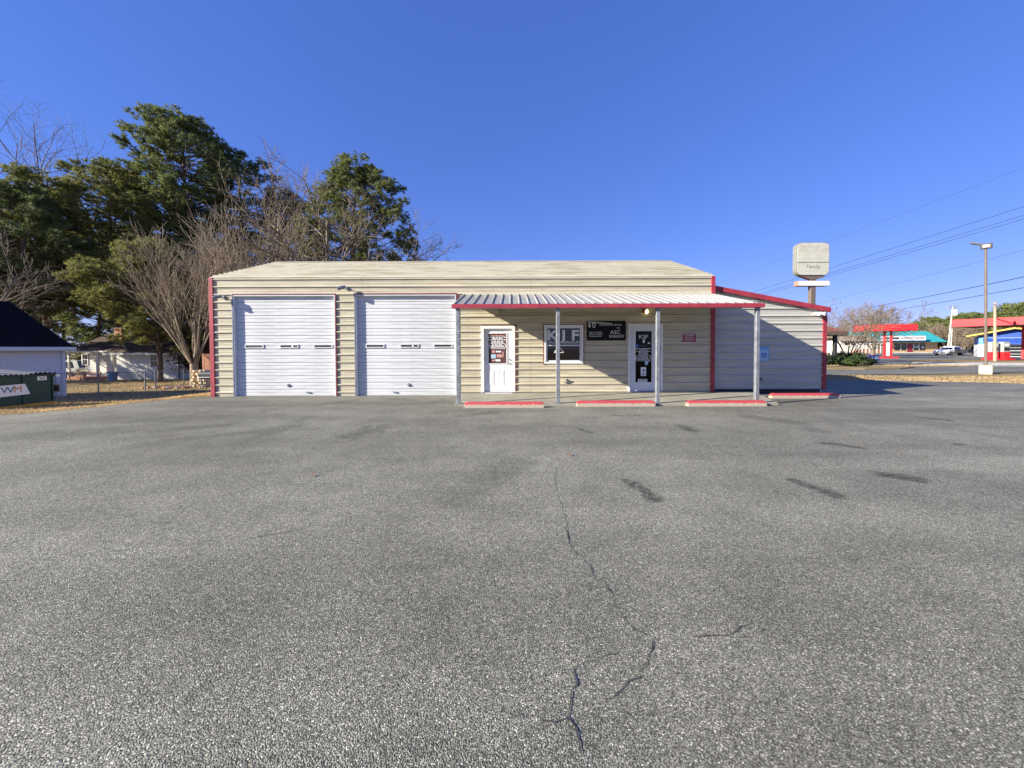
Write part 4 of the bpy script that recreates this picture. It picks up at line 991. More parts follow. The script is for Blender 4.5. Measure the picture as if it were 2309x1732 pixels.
# grey vehicle half hidden between shed and house
p = at(146, 838, 40); t = thing('parked_car', 'grey parked vehicle mostly hidden between the shed and the house porch', 'car', (p.x, 40, gz(p.x, 40)), R(4))
def simple_car(t, body, L=4.6, W=1.8, suvlike=False):
    hl = L / 2; hw = W / 2; roof = 1.78 if suvlike else 1.43; belt = 1.02 if suvlike else .93
    st = [(-hl, .45, .62, .80), (-hl + .10, .28, .74, .95), (-hl + .7, .24, .86, 1), (-hl + 1.35, .24, .92, 1), (0, .24, belt, 1), (hl - 1.3, .24, belt, 1), (hl - .45, .26, belt - .02, .98), (hl - .10, .32, belt - .06, .95), (hl, .46, belt - .22, .86)]
    rings = []
    for x, z0, z1, w in st:
        h = hw * w; rings.append([(x, -h * .92, z0), (x, -h, z0 + .12), (x, -h, z1 - .16), (x, -h * .93, z1 - .02), (x, -h * .5, z1 + .02), (x, h * .5, z1 + .02), (x, h * .93, z1 - .02), (x, h, z1 - .16), (x, h, z0 + .12), (x, h * .92, z0)])
    MB().loft(rings).build('body', body, t, world=False, smooth=True)
    if suvlike: cab = [(-hl + 1.5, belt - .05, .90), (-hl + 2.15, roof - .08, .74), (-hl + 2.5, roof, .72), (hl - .5, roof, .72), (hl - .15, belt - .05, .88)]
    else: cab = [(-hl + 1.35, belt - .05, .90), (-hl + 2.05, roof - .07, .72), (-hl + 2.35, roof, .69), (hl - 1.7, roof, .69), (hl - 1.35, roof - .06, .71), (hl - .75, belt - .04, .88)]
    rings = []
    for x, z, w in cab: h = hw * w; rings.append([(x, -hw * .9, belt - .08), (x, -h, z), (x, h, z), (x, hw * .9, belt - .08)])
    MB().loft(rings).build('cabin', body, t, world=False, smooth=False)
    a0, a1 = (cab[0][0] + .32, cab[-1][0] - .28)
    for s in (-1, 1):
        for (u0, u1) in ((.10, .48), (.52, .90)):
            X0 = a0 + (a1 - a0) * u0; X1 = a0 + (a1 - a0) * u1; zt = roof - .12
            sh0 = .22 if u0 < .2 else .02; sh1 = .22 if u1 > .8 else .02
            yb_, yt = s * hw * .905, s * hw * .745
            MB().add([(X0 - .05, yb_, belt + .0), (X1 + .05, yb_, belt + .0), (X1 - sh1, yt, zt), (X0 + sh0, yt, zt), (X0 - .05, yb_ - s * .04, belt), (X1 + .05, yb_ - s * .04, belt), (X1 - sh1, yt - s * .04, zt), (X0 + sh0, yt - s * .04, zt)],
                     [(0, 1, 2, 3), (7, 6, 5, 4), (0, 4, 5, 1), (1, 5, 6, 2), (2, 6, 7, 3), (3, 7, 4, 0)]).build('side_window', 'car_glass', t, world=False)
    def screen(c0, c1, sgn):
        dx = sgn * .012
        MB().add([(c0[0] + dx, -hw * .80, c0[1] + .06), (c0[0] + dx, hw * .80, c0[1] + .06), (c1[0] + dx, hw * c1[2] * .92, c1[1] - .03), (c1[0] + dx, -hw * c1[2] * .92, c1[1] - .03),
                  (c0[0] - dx, -hw * .80, c0[1] + .06), (c0[0] - dx, hw * .80, c0[1] + .06), (c1[0] - dx, hw * c1[2] * .92, c1[1] - .03), (c1[0] - dx, -hw * c1[2] * .92, c1[1] - .03)],
                 [(0, 1, 2, 3), (7, 6, 5, 4), (0, 4, 5, 1), (1, 5, 6, 2), (2, 6, 7, 3), (3, 7, 4, 0)]).build('windscreen' if sgn < 0 else 'rear_window', 'car_glass', t, world=False)
    screen(cab[0], cab[1], -1); screen(cab[-1], cab[-2], 1)
    for x in (-hl + .85, hl - .95):
        for s in (-1, 1):
            y = s * (hw - .09); wh = MB().tube([(x, y - .11, .32), (x, y + .11, .32)], .32, 18).build('wheel', 'tyre', t, world=False)
            MB().tube([(x, y + s * .10, .32), (x, y + s * .118, .32)], [.21, .19], 14).build('rim', 'rim', wh, world=False)
    for s in (-1, 1):
        MB().box(hl - .10, hl - .035, s * hw * .62 - .16, s * hw * .62 + .16, .66, .80).build('tail_light', 'tail_red', t, world=False)
        MB().box(-hl + .01, -hl + .12, s * hw * .60 - .15, s * hw * .60 + .15, .60, .71).build('headlight', 'grey_white', t, world=False)
    MB().box(hl - .03, hl + .015, -.26, .26, .52, .64).build('number_plate', 'letter', t, world=False)
    return t
simple_car(t, 'suv', 4.7, 1.9, True)

# chain-link fence
posts = [(-21.4, 18.0), at(222, 880, 20.8)[:2], at(328, 873, 24.8)[:2], at(415, 861, 31.0)[:2]]
ft = thing('chain_link_fence', 'low grey chain-link fence with pipe rails crossing the dry lawn', 'fence', (posts[0][0], posts[0][1], gz(*posts[0])))
fp = [Vector((-20.6, 14.9, 0))] + [Vector((p[0], p[1], 0)) for p in posts]
for p in fp: p.z = gz(p.x, p.y)
allp = []
for a, b in zip(fp[:-1], fp[1:]):
    MB().tube([a + Vector((0, 0, 1.2)), b + Vector((0, 0, 1.2))], .022, 6).build('top_rail', 'galv', ft)
    h = 1.16; vs = []; fs = []
    # diamond mesh: two families of slanting wires, thin ribbons
    L = (b - a).length; e = (b - a) / L; nn = Vector((0, 0, 1)); k = -h
    while k < L:
        for sgn in (1, -1):
            s0, s1 = max(k, 0), min(k + h, L)
            if s1 - s0 < .05: continue
            z0_, z1_ = (s0 - k), (s1 - k)
            if sgn < 0: z0_, z1_ = h - z0_, h - z1_
            A_ = a + e * s0 + nn * (z0_ + .03); B_ = a + e * s1 + nn * (z1_ + .03); w_ = Vector((0, 0, .0028)); i0 = len(vs)
            vs += [A_ - w_, A_ + w_, B_ + w_, B_ - w_]; fs.append((i0, i0 + 1, i0 + 2, i0 + 3))
        k += .075
    stuff(MB().add(vs, fs).build('wire_mesh', 'galv', ft))
for i, p in enumerate(fp): MB().tube([p - Vector((0, 0, .1)), p + Vector((0, 0, 1.27))], .04 if i == 3 else .028, 8).tube([p + Vector((0, 0, 1.27)), p + Vector((0, 0, 1.31))], [.045, .02], 8).build('fence_post', 'galv', ft)
p = fp[3] + Vector((.38, .3, 0)); MB().tube([p - Vector((0, 0, .1)), p + Vector((0, 0, 1.27))], .04, 8).build('fence_post', 'galv', ft)

# firewood, grill and board fence beside the building's left corner
p = at(455, 858, 27.5); bz = gz(p.x, 27.5)
t = thing('log_pile', 'pile of split pale firewood beside the multi-stemmed tree', 'log pile', (p.x, 27.5, bz))
for r_ in range(6):
    for c in range(3):
        x = p.x - .45 + c * .38 + (r_ % 2) * .14; z = bz + .12 + r_ * .21; rr = rnd.uniform(.085, .11)
        MB().tube([(x + rnd.uniform(-.08, .08), 27.2, z), (x + .05, 27.9, z)], rr, 7).build('log', 'wood_cut', t)
p = at(468, 858, 25.5); bz = gz(p.x, 25.5)
t = thing('barbecue_grill', 'dark barbecue grill on legs half hidden by the building corner', 'grill', (p.x, 25.5, bz))
MB().tube([(-.4, 0, .95), (.4, 0, .95)], .27, 12).build('drum', 'dark', t, world=False); MB().box(-.42, .42, -.35, -.25, .80, .84).build('shelf', 'grey_white', t, world=False)
for s in (-.32, .32):
    for q in (-.2, .2): MB().tube([(s, q * .5, .8), (s * 1.1, q, 0)], .022, 6).build('leg', 'galv', t, world=False)
p = at(478, 858, 31); bz = gz(p.x, 31)
t = thing('board_fence', 'reddish upright board fence panel just left of the building corner', 'fence', (p.x, 31, bz))
for k in range(9): MB().bbox(-.75 + k * .19, -.75 + k * .19 + .17, -.012 + .004 * (k % 2), .012, .05, 2.5 + rnd.uniform(-.04, .04), .004).build('board', 'wood_red', t, world=False)
for z in (.6, 1.8): MB().box(-.75, .95, .02, .06, z, z + .08).build('rail', 'wood_red', t, world=False)
t = thing('brick_heap', 'low heap of broken bricks and stones at the foot of the multi-stemmed tree', 'heap', (*at(395, 866, 26.6)[:2], gz(*at(395, 866, 26.6)[:2])))
me = None
for k in range(40):
    x = rnd.gauss(0, .95); y = rnd.gauss(0, .4); z = .05 + .06 * rnd.random()
    b_ = MB().bbox(-.11, .11, -.055, .055, -.045, .045, .012)
    if me is None: o = b_.build('brick', 'brick', t, world=False); me = o.data; me2 = me.copy(); me2.materials.clear(); me2.materials.append(MATS['kerb_concrete'])
    else: o = link('brick', me if k % 3 else me2, t, (0, 0, 0))
    o.location = (x, y, z); o.rotation_euler = (rnd.uniform(-.4, .4), rnd.uniform(-.4, .4), rnd.random() * 3)

# ------------------------------------------------------------------ trees on the left
def bpt(px, Y): x = at(px, 780, Y).x; return (x, Y, gz(x, Y))
def hgt(px, py, Y): p = at(px, py, Y); return p.z - gz(p.x, Y)
SPEC_M = [(9, 20, .50, .25, .05), (7, 24, .55, .2, .07), (5, 28, .55, .15, .09)]
bare_tree('crape_myrtle', 'vase-shaped bare multi-stemmed tree with pale stems by the building corner', bpt(437, 28.5), hgt(437, 520, 28.5), 11, SPEC_M, stems=14, r=.27, fork=1.55, wood='pale_bark', twig='pale_bark', stem_ang=40, minr=.013)
bare_tree('crape_myrtle', 'bare multi-stemmed pale tree rising just behind the left end of the roof', bpt(548, 31), hgt(548, 470, 31), 13, SPEC_M, stems=14, r=.28, fork=1.2, wood='pale_bark', twig='pale_bark', stem_ang=26, minr=.014)
SPEC_B = [(15, 52, .60, .22, .06), (9, 44, .58, .16, .09), (8, 40, .56, .12, .11), (5, 36, .55, .08, .12)]
SPEC_L = [(14, 44, .60, .2, .07), (7, 42, .58, .15, .10), (7, 38, .56, .1, .12), (4, 36, .55, .05, .12)]
bare_tree('bare_tree', 'tall bare grey tree at the far left edge rising above the shed', bpt(12, 38), hgt(40, 250, 38), 21, SPEC_L, r=.24, lean=(.04, .0), wood='grey_bark', twig='grey_bark', minr=.011)
bare_tree('bare_tree', 'leaning bare tree with long low branches right behind the shed roof', bpt(-90, 26), hgt(-20, 520, 26), 22, SPEC_L, r=.15, lean=(.42, .05), wood='grey_bark', twig='grey_bark', minr=.011)
bare_tree('bare_tree', 'broad bare grey tree left of centre behind the long roof', bpt(628, 34), hgt(628, 372, 34), 23, SPEC_B, r=.30, wood='grey_bark', twig='twig', minr=.013)
bare_tree('bare_tree', 'bare brown tree in front of the lone right-hand pine behind the roof', bpt(728, 32), hgt(728, 405, 32), 24, SPEC_B, r=.28, wood='grey_bark', twig='twig', minr=.013)
bare_tree('bare_tree', 'small bare tree right of the lone pine at the end of the woods', bpt(925, 40), hgt(925, 508, 40), 25, SPEC_L, r=.22, wood='grey_bark', twig='twig', minr=.013)
GP = 'pines left of the auto shop'
pine('tallest pine with a rounded top, rising left of the auto shop', bpt(432, 42), hgt(432, 243, 42), 10.5, 5.8, 132, 'needle', r=.42, limbs=150, group=GP)
pine('pine with a broad olive crown left of the tallest pine', bpt(265, 40), hgt(265, 352, 40), 6.5, 6.0, 32, 'needle_olive', r=.36, limbs=90, group=GP)
pine('lone pine with ragged right side standing behind the middle of the roof', bpt(806, 42), hgt(790, 352, 42), 6.5, 5.6, 33, 'needle', r=.40, limbs=140, skew=.12, group=GP)
pine('dark pine at far left behind the tall bare tree', bpt(58, 33), hgt(58, 402, 33), 6.0, 4.0, 34, 'needle_dark', r=.30, limbs=56, group=GP)
pine('pine with low sunlit boughs between shed and house', bpt(112, 36), hgt(125, 375, 36), 6.5, 4.4, 35, 'needle_olive', r=.32, limbs=58, group=GP)
pine('dark pine close on the right of the tallest pine', bpt(545, 46), hgt(545, 330, 46), 9, 6.0, 36, 'needle_dark', r=.36, limbs=80, group=GP)
pine('pine behind the brick chimney of the white house', bpt(345, 48), hgt(345, 400, 48), 5.0, 6.5, 37, 'needle_dark', r=.36, limbs=80, group=GP)
pine('young olive pine with boughs hanging over the white house roof', bpt(352, 34), hgt(352, 540, 34), 3.6, 4.6, 38, 'needle_olive', r=.22, limbs=64, group=GP)
pine('dark pine behind the right half of the tallest pine, partly seen through bare twigs', bpt(650, 50), hgt(650, 420, 50), 6, 6.0, 39, 'needle_dark', r=.34, limbs=70, group=GP)
pine('slender dark pine at the left border of the photo', bpt(5, 44), hgt(5, 400, 44), 6, 5.5, 40, 'needle_dark', r=.32, limbs=64, group=GP)
pine('unseen wide pine beyond the left border, added to shade the white house', (-50.0, 31.0, gz(-50, 31)), 17.0, 4.0, 5.5, 45, 'needle', r=.34, limbs=56, k=14, tuft=1.2, group=GP)  # out of view, added to cast shade on the white house
GU = 'evergreens closing the view behind the white house'
for i, (px_, Y_, py_, lb) in enumerate(((70, 54, 520, 'low dark evergreen behind the shed roof'), (150, 56, 500, 'low dark evergreen behind the gap between shed and house'), (225, 53, 540, 'low dark evergreen behind the porch end of the white house'), (300, 57, 500, 'low dark evergreen right behind the brick chimney'),
                                       (390, 54, 530, 'low dark evergreen behind the right half of the house roof'), (470, 56, 480, 'low dark evergreen behind the building corner'), (20, 52, 560, 'low dark evergreen at the left border behind the shed'))):
    pine(lb, bpt(px_, Y_), hgt(px_, py_, Y_), 1.2, 5.2, 140 + i, 'needle_dark' if i % 2 else 'needle', r=.26, limbs=44, tuft=1.5, k=14, dens=.8, group=GU)
shrub('brown-green thicket filling the gap beside the board fence', (*bpt(452, 36)[:2], gz(bpt(452, 36)[0], 36)), (2.3, 1.6, 2.4), 5200, .12, 51, 'leaf_brown', lump=.3)
shrub('dark evergreen bush behind the log pile', (*bpt(475, 39)[:2], gz(bpt(475, 39)[0], 39)), (2.6, 1.8, 2.9), 5200, .13, 52, 'leaf_dark', lump=.3)

# ================================================================== right side: signs, lamp, street, filling station
p = at(1828, 640, 25.5); px_ = p.x; t = thing('pole_sign', 'tall faded rounded sign reading Family on a tan pole behind the wing', 'sign', (px_, 25.5, -.02))
def rrect(x0, x1, z0, z1, r, n=6):
    o = []
    for cx_, cz, a0 in ((x1 - r, z1 - r, 0), (x0 + r, z1 - r, 90), (x0 + r, z0 + r, 180), (x1 - r, z0 + r, 270)):
        for k in range(n + 1): a = R(a0 + 90 * k / n); o.append((cx_ + r * math.cos(a), cz + r * math.sin(a)))
    return o
ZT = at(1830, 547, 25.2).z; ZB = at(1830, 621, 25.2).z; X0 = at(1797, 580, 25.2).x; X1 = at(1870, 580, 25.2).x; ym = 25.2
MB().prism(rrect(X0, X1, ZB, ZT, .34), ym, ym + .38, 'y').build('cabinet', 'sign_side', t)
zm = at(1830, 592, ym).z
def facepart(z0, z1):
    pl = rrect(X0 + .03, X1 - .03, ZB + .03, ZT - .03, .32); out = [q for q in pl if z0 <= q[1] <= z1]
    return out
up = facepart(zm + .03, 99); dn = facepart(-99, zm - .03)
up = [(X1 - .03, zm + .03)] + up + [(X0 + .03, zm + .03)]
dn_l = [q for q in dn if q[0] < px_ + 0]; dn_r = [q for q in dn if q[0] >= px_]
dn = [(X0 + .03, zm - .03)] + dn_l + dn_r + [(X1 - .03, zm - .03)]
MB().prism(up, ym - .02, ym - .0005, 'y').build('face_panel', 'sign_face', t); MB().prism(dn, ym - .02, ym - .0005, 'y').build('face_panel', 'sign_face', t)
zz1 = at(1830, 568, ym).z; MB().box(X0 + .05, X1 - .05, ym - .024, ym - .0205, zz1, zz1 + .48).build('faded_patch', 'sign_ghost', t)
wordbars(t, X0 + .35, X1 - .3, zm + .26, .10, 'sign_ghost', ym - .021, rnd, 'faded_print'); wordbars(t, X0 + .45, X1 - .5, ZB + .30, .06, 'sign_ghost', ym - .021, rnd, 'faded_print')
text('Family', .36, 'sign_ghost_dark', t, (X0 + X1) / 2, ym - .023, at(1830, 601.5, ym).z, sx=1.0)
zc0, zc1 = at(1830, 645, ym).z, at(1830, 633, ym).z; XC0, XC1 = at(1799, 640, ym).x, at(1871, 640, ym).x
MB().prism(rrect(XC0, XC1, zc0, zc1, .10, 4), ym, ym + .36, 'y').build('lower_cabinet', 'wood_red', t)
MB().prism(rrect(XC0 + .02, XC1 - .02, zc0 + .02, zc1 - .02, .09, 4), ym - .02, ym - .0005, 'y').build('lower_face', 'white', t)
MB().bbox(px_ - .17, px_ + .17, ym + .06, ym + .32, -.15, zc0 - .001, .02).build('pole', 'pole_tan', t)
MB().bbox(px_ - .17, px_ + .17, ym + .06, ym + .32, zc1 + .001, ZB - .24, .02).build('pole', 'pole_tan', t)
MB().prism([(px_ - .2, ZB - .25), (px_ + .2, ZB - .25), (px_ + .85, ZB - .02), (px_ - .85, ZB - .02)], ym + .04, ym + .36, 'y').build('bracket', 'pole_tan', t)

b0 = onz(2233, 843); t = thing('lamp_post', 'tall tan parking lot lamp on a yellow concrete base', 'lamp post', (b0.x, b0.y + .2, -.02), R(-51))
tp = at(2223, 560, b0.y + .2).z; lz = tp + .02
MB().bbox(-.225, .225, -.225, .225, -.1, .44, .03).build('base', 'pale_yellow', t, world=False)
MB().bbox(-.13, .13, -.13, .13, .441, .50, .02).build('collar', 'pole_tan', t, world=False)
MB().tube([(0, 0, .50), (-.10, 0, lz)], [.062, .048], 10).build('pole', 'pole_tan', t, world=False)
MB().bbox(-.28, .12, -.12, .12, lz, lz + .26, .03).build('head', 'bronze', t, world=False)
MB().add([(-.62, -.13, lz + .36), (-.62, .13, lz + .36), (-.25, .13, lz + .20), (-.25, -.13, lz + .20), (-.62, -.13, lz + .42), (-.62, .13, lz + .42), (-.25, .13, lz + .28), (-.25, -.13, lz + .28)],
         [(3, 2, 1, 0), (4, 5, 6, 7), (0, 1, 5, 4), (1, 2, 6, 5), (2, 3, 7, 6), (3, 0, 4, 7)]).build('lens_arm', 'bronze', t, world=False)
MB().box(-.20, .02, -.126, -.121, lz + .06, lz + .18).build('lens', 'grey_white', t, world=False)

# brown hip-roofed building peeping out behind the wing
HB = 31.0; xr = at(1913, 745, HB).x; ze = at(1913, 748, HB).z
t = thing('hip_roof_building', 'brown shingled hip-roofed building with dark eaves behind the wing', 'building', (xr - 5, HB + 4, -.02))
MB().add([(xr, HB, ze), (xr, HB + 9, ze), (xr - 12, HB + 9, ze), (xr - 12, HB, ze), (xr - 3.6, HB + 4.5, ze + 2.2), (xr - 8.4, HB + 4.5, ze + 2.2)],
         [(0, 1, 2, 3), (0, 4, 1), (1, 4, 5, 2), (2, 5, 3), (3, 5, 4, 0)]).build('roof', 'shingle_red', t)
MB().box(xr - 12, xr - .02, HB + .02, HB + 8.98, ze - .30, ze - .003).build('soffit', 'dark', t)
MB().box(xr - 12, xr + .02, HB - .03, HB - .001, ze - .26, ze + .03).build('fascia', 'bark', t)
MB().box(xr - 11, xr - 3.2, HB + 1.5, HB + 8, -.1, ze - .301).build('wall', 'brick', t)
for x in (xr - .55, xr - 2.6): MB().bbox(x - .12, x + .12, HB + .5, HB + .74, -.1, ze - .301, .02).build('column', 'dark', t)
for k in range(2): MB().box(xr - 3.18, xr - 3.13, HB + 2.2 + k * 2.2, HB + 3.6 + k * 2.2, .9, 2.0).build('window', 'car_glass', t)
p = at(1874, 800, 32); t = thing('marker_posts', 'pair of short white bollard posts behind the dark hedge', 'bollards', (p.x, 32.0, -.02))
for s in (0, .22): MB().tube([(s, 0, -.05), (s, 0, 1.1)], .055, 8).build('post', 'white', t, world=False)

hb = onz(1900, 829); t = thing('hedge', 'dark clipped hedge in shade beside the hip-roofed building', 'hedge', (hb.x - .3, 28.2, -.01)); rg = np.random.default_rng(61)
V = np.concatenate([leafmass((hb.x - 1.6 + k * .62, 28.2, .42), (.55, .5, .42), 900, .07, rg, shell=.3) for k in range(6)]); V[:, 2] = np.maximum(V[:, 2], 0)
npmesh('foliage', V, np.arange(len(V)).reshape(-1, 4), 'leaf_dark', t); T_ = Tubes()  # the shade on the hedge is put into its dark leaf colour
for k in range(6): T_.add([(hb.x - 1.6 + k * .62, 28.2, -.05), (hb.x - 1.6 + k * .62, 28.25, .3), (hb.x - 1.55 + k * .62, 28.2, .6)], [.03, .025, .01], 5)
T_.build('stem', 'bark', t)
GB = 'bushes on the grass island'
b_ = onz(1931, 829); shrub('rounded sunlit green bush at the front of the grass island', (b_.x, b_.y + .5, .05), (.80, .55, .30), 2200, .06, 62, 'leaf', group=GB)
b_ = onz(1966, 827); shrub('dark low bush under the navy sign board', (b_.x, b_.y + .4, .05), (.62, .5, .28), 1500, .06, 63, 'leaf_dark', group=GB)
b_ = at(1928, 799, 32.5); shrub('green rounded bush behind the dark trunks', (b_.x, 32.5, -.02), (.85, .7, .52), 1800, .07, 64, 'leaf', group=GB)
b_ = at(1893, 800, 33.0); shrub('green rounded bush left of the dark trunks behind the hedge', (b_.x, 33.0, -.02), (.75, .7, .50), 1600, .07, 65, 'leaf', group=GB)
p = at(1970, 812, 29.6); t = thing('yard_sign', 'navy rectangular sign board on short posts above the low bush', 'sign', (p.x, 29.6, -.01))
z0_, z1_ = at(1970, 813, 29.6).z, at(1970, 800.5, 29.6).z
MB().bbox(-.40, .40, -.05, .05, z0_, z1_, .01).build('board', 'navy', t, world=False)
for s in (-.3, .3): MB().box(s - .03, s + .03, .051, .11, -.05, z1_ - .03).build('post', 'dark', t, world=False)
mbt = MB()
for a, b, z in ((-.22, -.08, .5), (.05, .33, .64), (.05, .33, .38)): mbt.box(a, b, -.055, -.051, z0_ + (z1_ - z0_) * z - .02, z0_ + (z1_ - z0_) * z + .02)
mbt.build('print', 'pale_blue', t, world=False)

SPEC_R = [(12, 52, .60, .10, .08), (9, 48, .58, .05, .11), (7, 44, .55, .02, .12)]
p = at(1915, 800, 33.5); bare_tree('bare_tree', 'spreading bare tree with dark trunks behind the grass island', (p.x + .4, 34, -.02), 6.0, 71, SPEC_R, stems=6, r=.17, fork=.35, lean=(.0, 0), wood='bark', twig='twig', stem_ang=58, minr=.012)
p = at(1968, 800, 56); bare_tree('bare_tree', 'wide rounded bare tree before the teal-roofed building', (p.x, 56, -.02), 8.3, 72, SPEC_R, stems=9, r=.24, fork=.8, wood='grey_bark', twig='twig', stem_ang=55, minr=.024)

# filling station canopies
def fcanopy(label, A_, ang, L, D, zb, zt, colx):
    t = thing('forecourt_canopy', label, 'canopy', (A_[0], A_[1], 0), R(ang), group='red filling station canopies')
    MB().box(0, L, .03, D - .03, zb + .02, zt - .02).build('deck', 'house_roof', t, world=False)
    sg_ = max(2, int(L / 3.1))
    for k in range(sg_): MB().box(L * k / sg_ + .006, L * (k + 1) / sg_ - .006, -.02, .028, zb, zt).build('fascia_panel', 'gas_red', t, world=False)
    MB().box(0, L, D - .028, D + .02, zb, zt).build('fascia_panel', 'gas_red', t, world=False)
    for x in (-.03, L - .02): MB().box(x, x + .05, -.02, D + .02, zb + .001, zt - .001).build('fascia_panel', 'gas_red', t, world=False)
    for x, y in colx: MB().bbox(x - .10, x + .10, y - .10, y + .10, .0, zb + .02, .02).build('column', 'gas_red', t, world=False)
    return t
a0 = at(1947, 740, 46.8); a1 = at(2068, 740, 45.0); ang = math.degrees(math.atan2(a1.y - a0.y, a1.x - a0.x)); L = (a1 - a0).length
zb, zt = at(2068, 745, 45).z, at(2068, 730.5, 45).z
cpos = onz(2005, 809)
def tol(P, A_, ang): v = Vector((P[0] - A_[0], P[1] - A_[1], 0)); v.rotate(Matrix.Rotation(-R(ang), 3, 'Z')); return (v.x, v.y)
c = tol((at(2009, 800, 46.6).x, 46.6), a0, ang)
t = fcanopy('long red fascia canopy on red columns left of the leaning utility pole', a0, ang, L, 2.6, zb, zt, [(c[0], 1.0), (c[0] - .62, 1.0)])
MB().bbox(c[0] - 1.0, c[0] + .6, .5, 1.6, .0, .16, .03).build('island', 'gas_red', t, world=False)
MB().box(c[0] - .45, c[0] - .17, .9, 1.05, .3, 1.9).build('price_panel', 'letter', t, world=False)
a0 = at(2147, 730, 42.0); a1 = at(2330, 722, 37.2); ang = math.degrees(math.atan2(a1.y - a0.y, a1.x - a0.x)); L = 14.0
zb, zt = at(2147, 737.5, 42).z, at(2147, 721.5, 42).z
c1 = tol((at(2222, 800, 42.2).x, 42.2), a0, ang); c2 = tol((at(2306, 800, 41.5).x, 41.5), a0, ang)
t = fcanopy('large red fascia canopy at the right edge sheltering the pumps', a0, ang, L, 6.0, zb, zt, [c1, c2, (c2[0] + 5, c2[1])])
# shop behind the pumps, turned towards the street
SY = 52.0; s0 = at(2205, 800, SY); SA = -45
t = thing('station_shop', 'blue and white filling station shop with yellow gable trim', 'building', (s0.x, SY, 0), R(SA))
def sl_(px): k = (px - PX) / F; ca, sa = math.cos(R(SA)), math.sin(R(SA)); return (k * SY - s0.x) / (ca - k * sa)   # distance along the front
def shz(px, py): return at(px, py, SY + math.sin(R(SA)) * sl_(px)).z
zw = shz(2215, 777); zr = shz(2215, 760)
MB().box(0, 12, 0, 4, -.1, zw).build('wall', 'white', t, world=False)
MB().box(0.01, 11.99, .02, 3.98, zw + .001, zr).build('upper_wall', 'gas_blue', t, world=False)
l0, lp_, l1 = sl_(2176), sl_(2284), 2 * sl_(2284) - sl_(2176); z0g, zpk = shz(2176, 757.5), shz(2284, 738.5)
MB().prism([(l0, z0g), (lp_, zpk), (l1, z0g), (l1, z0g - .16), (lp_, zpk - .19), (l0, z0g - .16)], -.9, -.82, 'y').build('gable_trim', 'yellow_trim', t, world=False)
MB().prism([(l0 + .02, z0g - .012), (lp_, zpk - .012), (l1, z0g - .012), (l1, z0g - .10), (lp_, zpk - .14), (l0 + .02, z0g - .10)], -.815, 4.3, 'y').build('roof', 'house_roof', t, world=False)
MB().prism([(l0 + .9, zr + .001), (l1 - .9, zr + .001), (lp_, zpk - .16)], .05, .3, 'y').build('gable_wall', 'gas_blue', t, world=False)
MB().box(.05, 1.0, -.02, -.001, zw + .02, zr - .03).build('sky_panel', 'sky_blue_panel', t, world=False)
MB().box(.75, 1.25, -.03, -.001, .1, zw - .1).build('door', 'grey_white', t, world=False)
xg0 = sl_(2232)
MB().box(xg0, 11.5, -.04, -.001, .1, zw - .2).build('shop_front', 'car_glass', t, world=False)
for k in range(6): MB().box(xg0, 11.5, -.07, -.041, .35 + k * .42, .40 + k * .42).build('glazing_bar', 'grey_white', t, world=False)
za = shz(2260, 764)
MB().prism([(-.95, za - .75), (-.95, za - .55), (-.0015, za + .15), (-.0015, za - .3)], xg0 - .6, 11.6, 'x').build('awning', 'gas_blue', t, world=False)
def pump(px, py, label):
    p = onz(px, py); t = thing('fuel_pump', label, 'fuel pump', (p.x, p.y + .3, .0), group='fuel pumps under the canopy')
    MB().bbox(-.55, .55, -.5, .5, .0, .16, .03).build('island', 'gas_red', t, world=False)
    MB().bbox(-.34, .34, -.25, .25, .161, .82, .02).build('base', 'gas_red', t, world=False)
    MB().bbox(-.32, .32, -.22, .22, .821, 1.85, .02).build('cabinet', 'suv', t, world=False)
    MB().box(-.22, .22, -.232, -.2205, 1.40, 1.66).build('screen', 'letter', t, world=False)
    MB().box(-.26, .26, -.232, -.2205, .95, 1.28).build('keypad', 'dark', t, world=False)
    MB().tube([(.33, -.05, 1.5), (.45, -.1, .9), (.40, -.1, .5), (.34, -.05, 1.1)], .022, 6).build('hose', 'black', t, world=False)
pump(2246, 812, 'red-based fuel pump just behind the slim wooden pole'); pump(2272, 812, 'red-based grey fuel pump with a white screen at the right edge')

# car and trailer
p = at(2141, 803, 60); t = thing('parked_car', 'white sedan parked before the teal-roofed building, facing left', 'car', (p.x, 60, .0), R(14)); simple_car(t, 'car_white', 4.5, 1.78)
p = at(2180, 803, 58); t = thing('utility_trailer', 'low black trailer standing behind the white sedan', 'trailer', (p.x, 58, 0), R(10))
MB().box(-1.1, 1.1, -.75, .75, .42, .50).build('deck', 'dark', t, world=False)
for a in ((-1.1, 1.1, -.75, -.71), (-1.1, 1.1, .71, .75)): MB().box(*a, .501, .95).build('side_rail', 'dark', t, world=False)
MB().box(-1.1, -1.06, -.709, .709, .501, .95).build('front_board', 'dark', t, world=False)
for s in (-.82, .82): MB().tube([(0, s - .09, .3), (0, s + .09, .3)], .3, 14).build('wheel', 'tyre', t, world=False)
MB().box(-1.9, -1.101, -.05, .05, .40, .47).build('drawbar', 'dark', t, world=False); MB().box(-1.85, -1.75, -.04, .04, .0, .40).build('jack', 'dark', t, world=False)

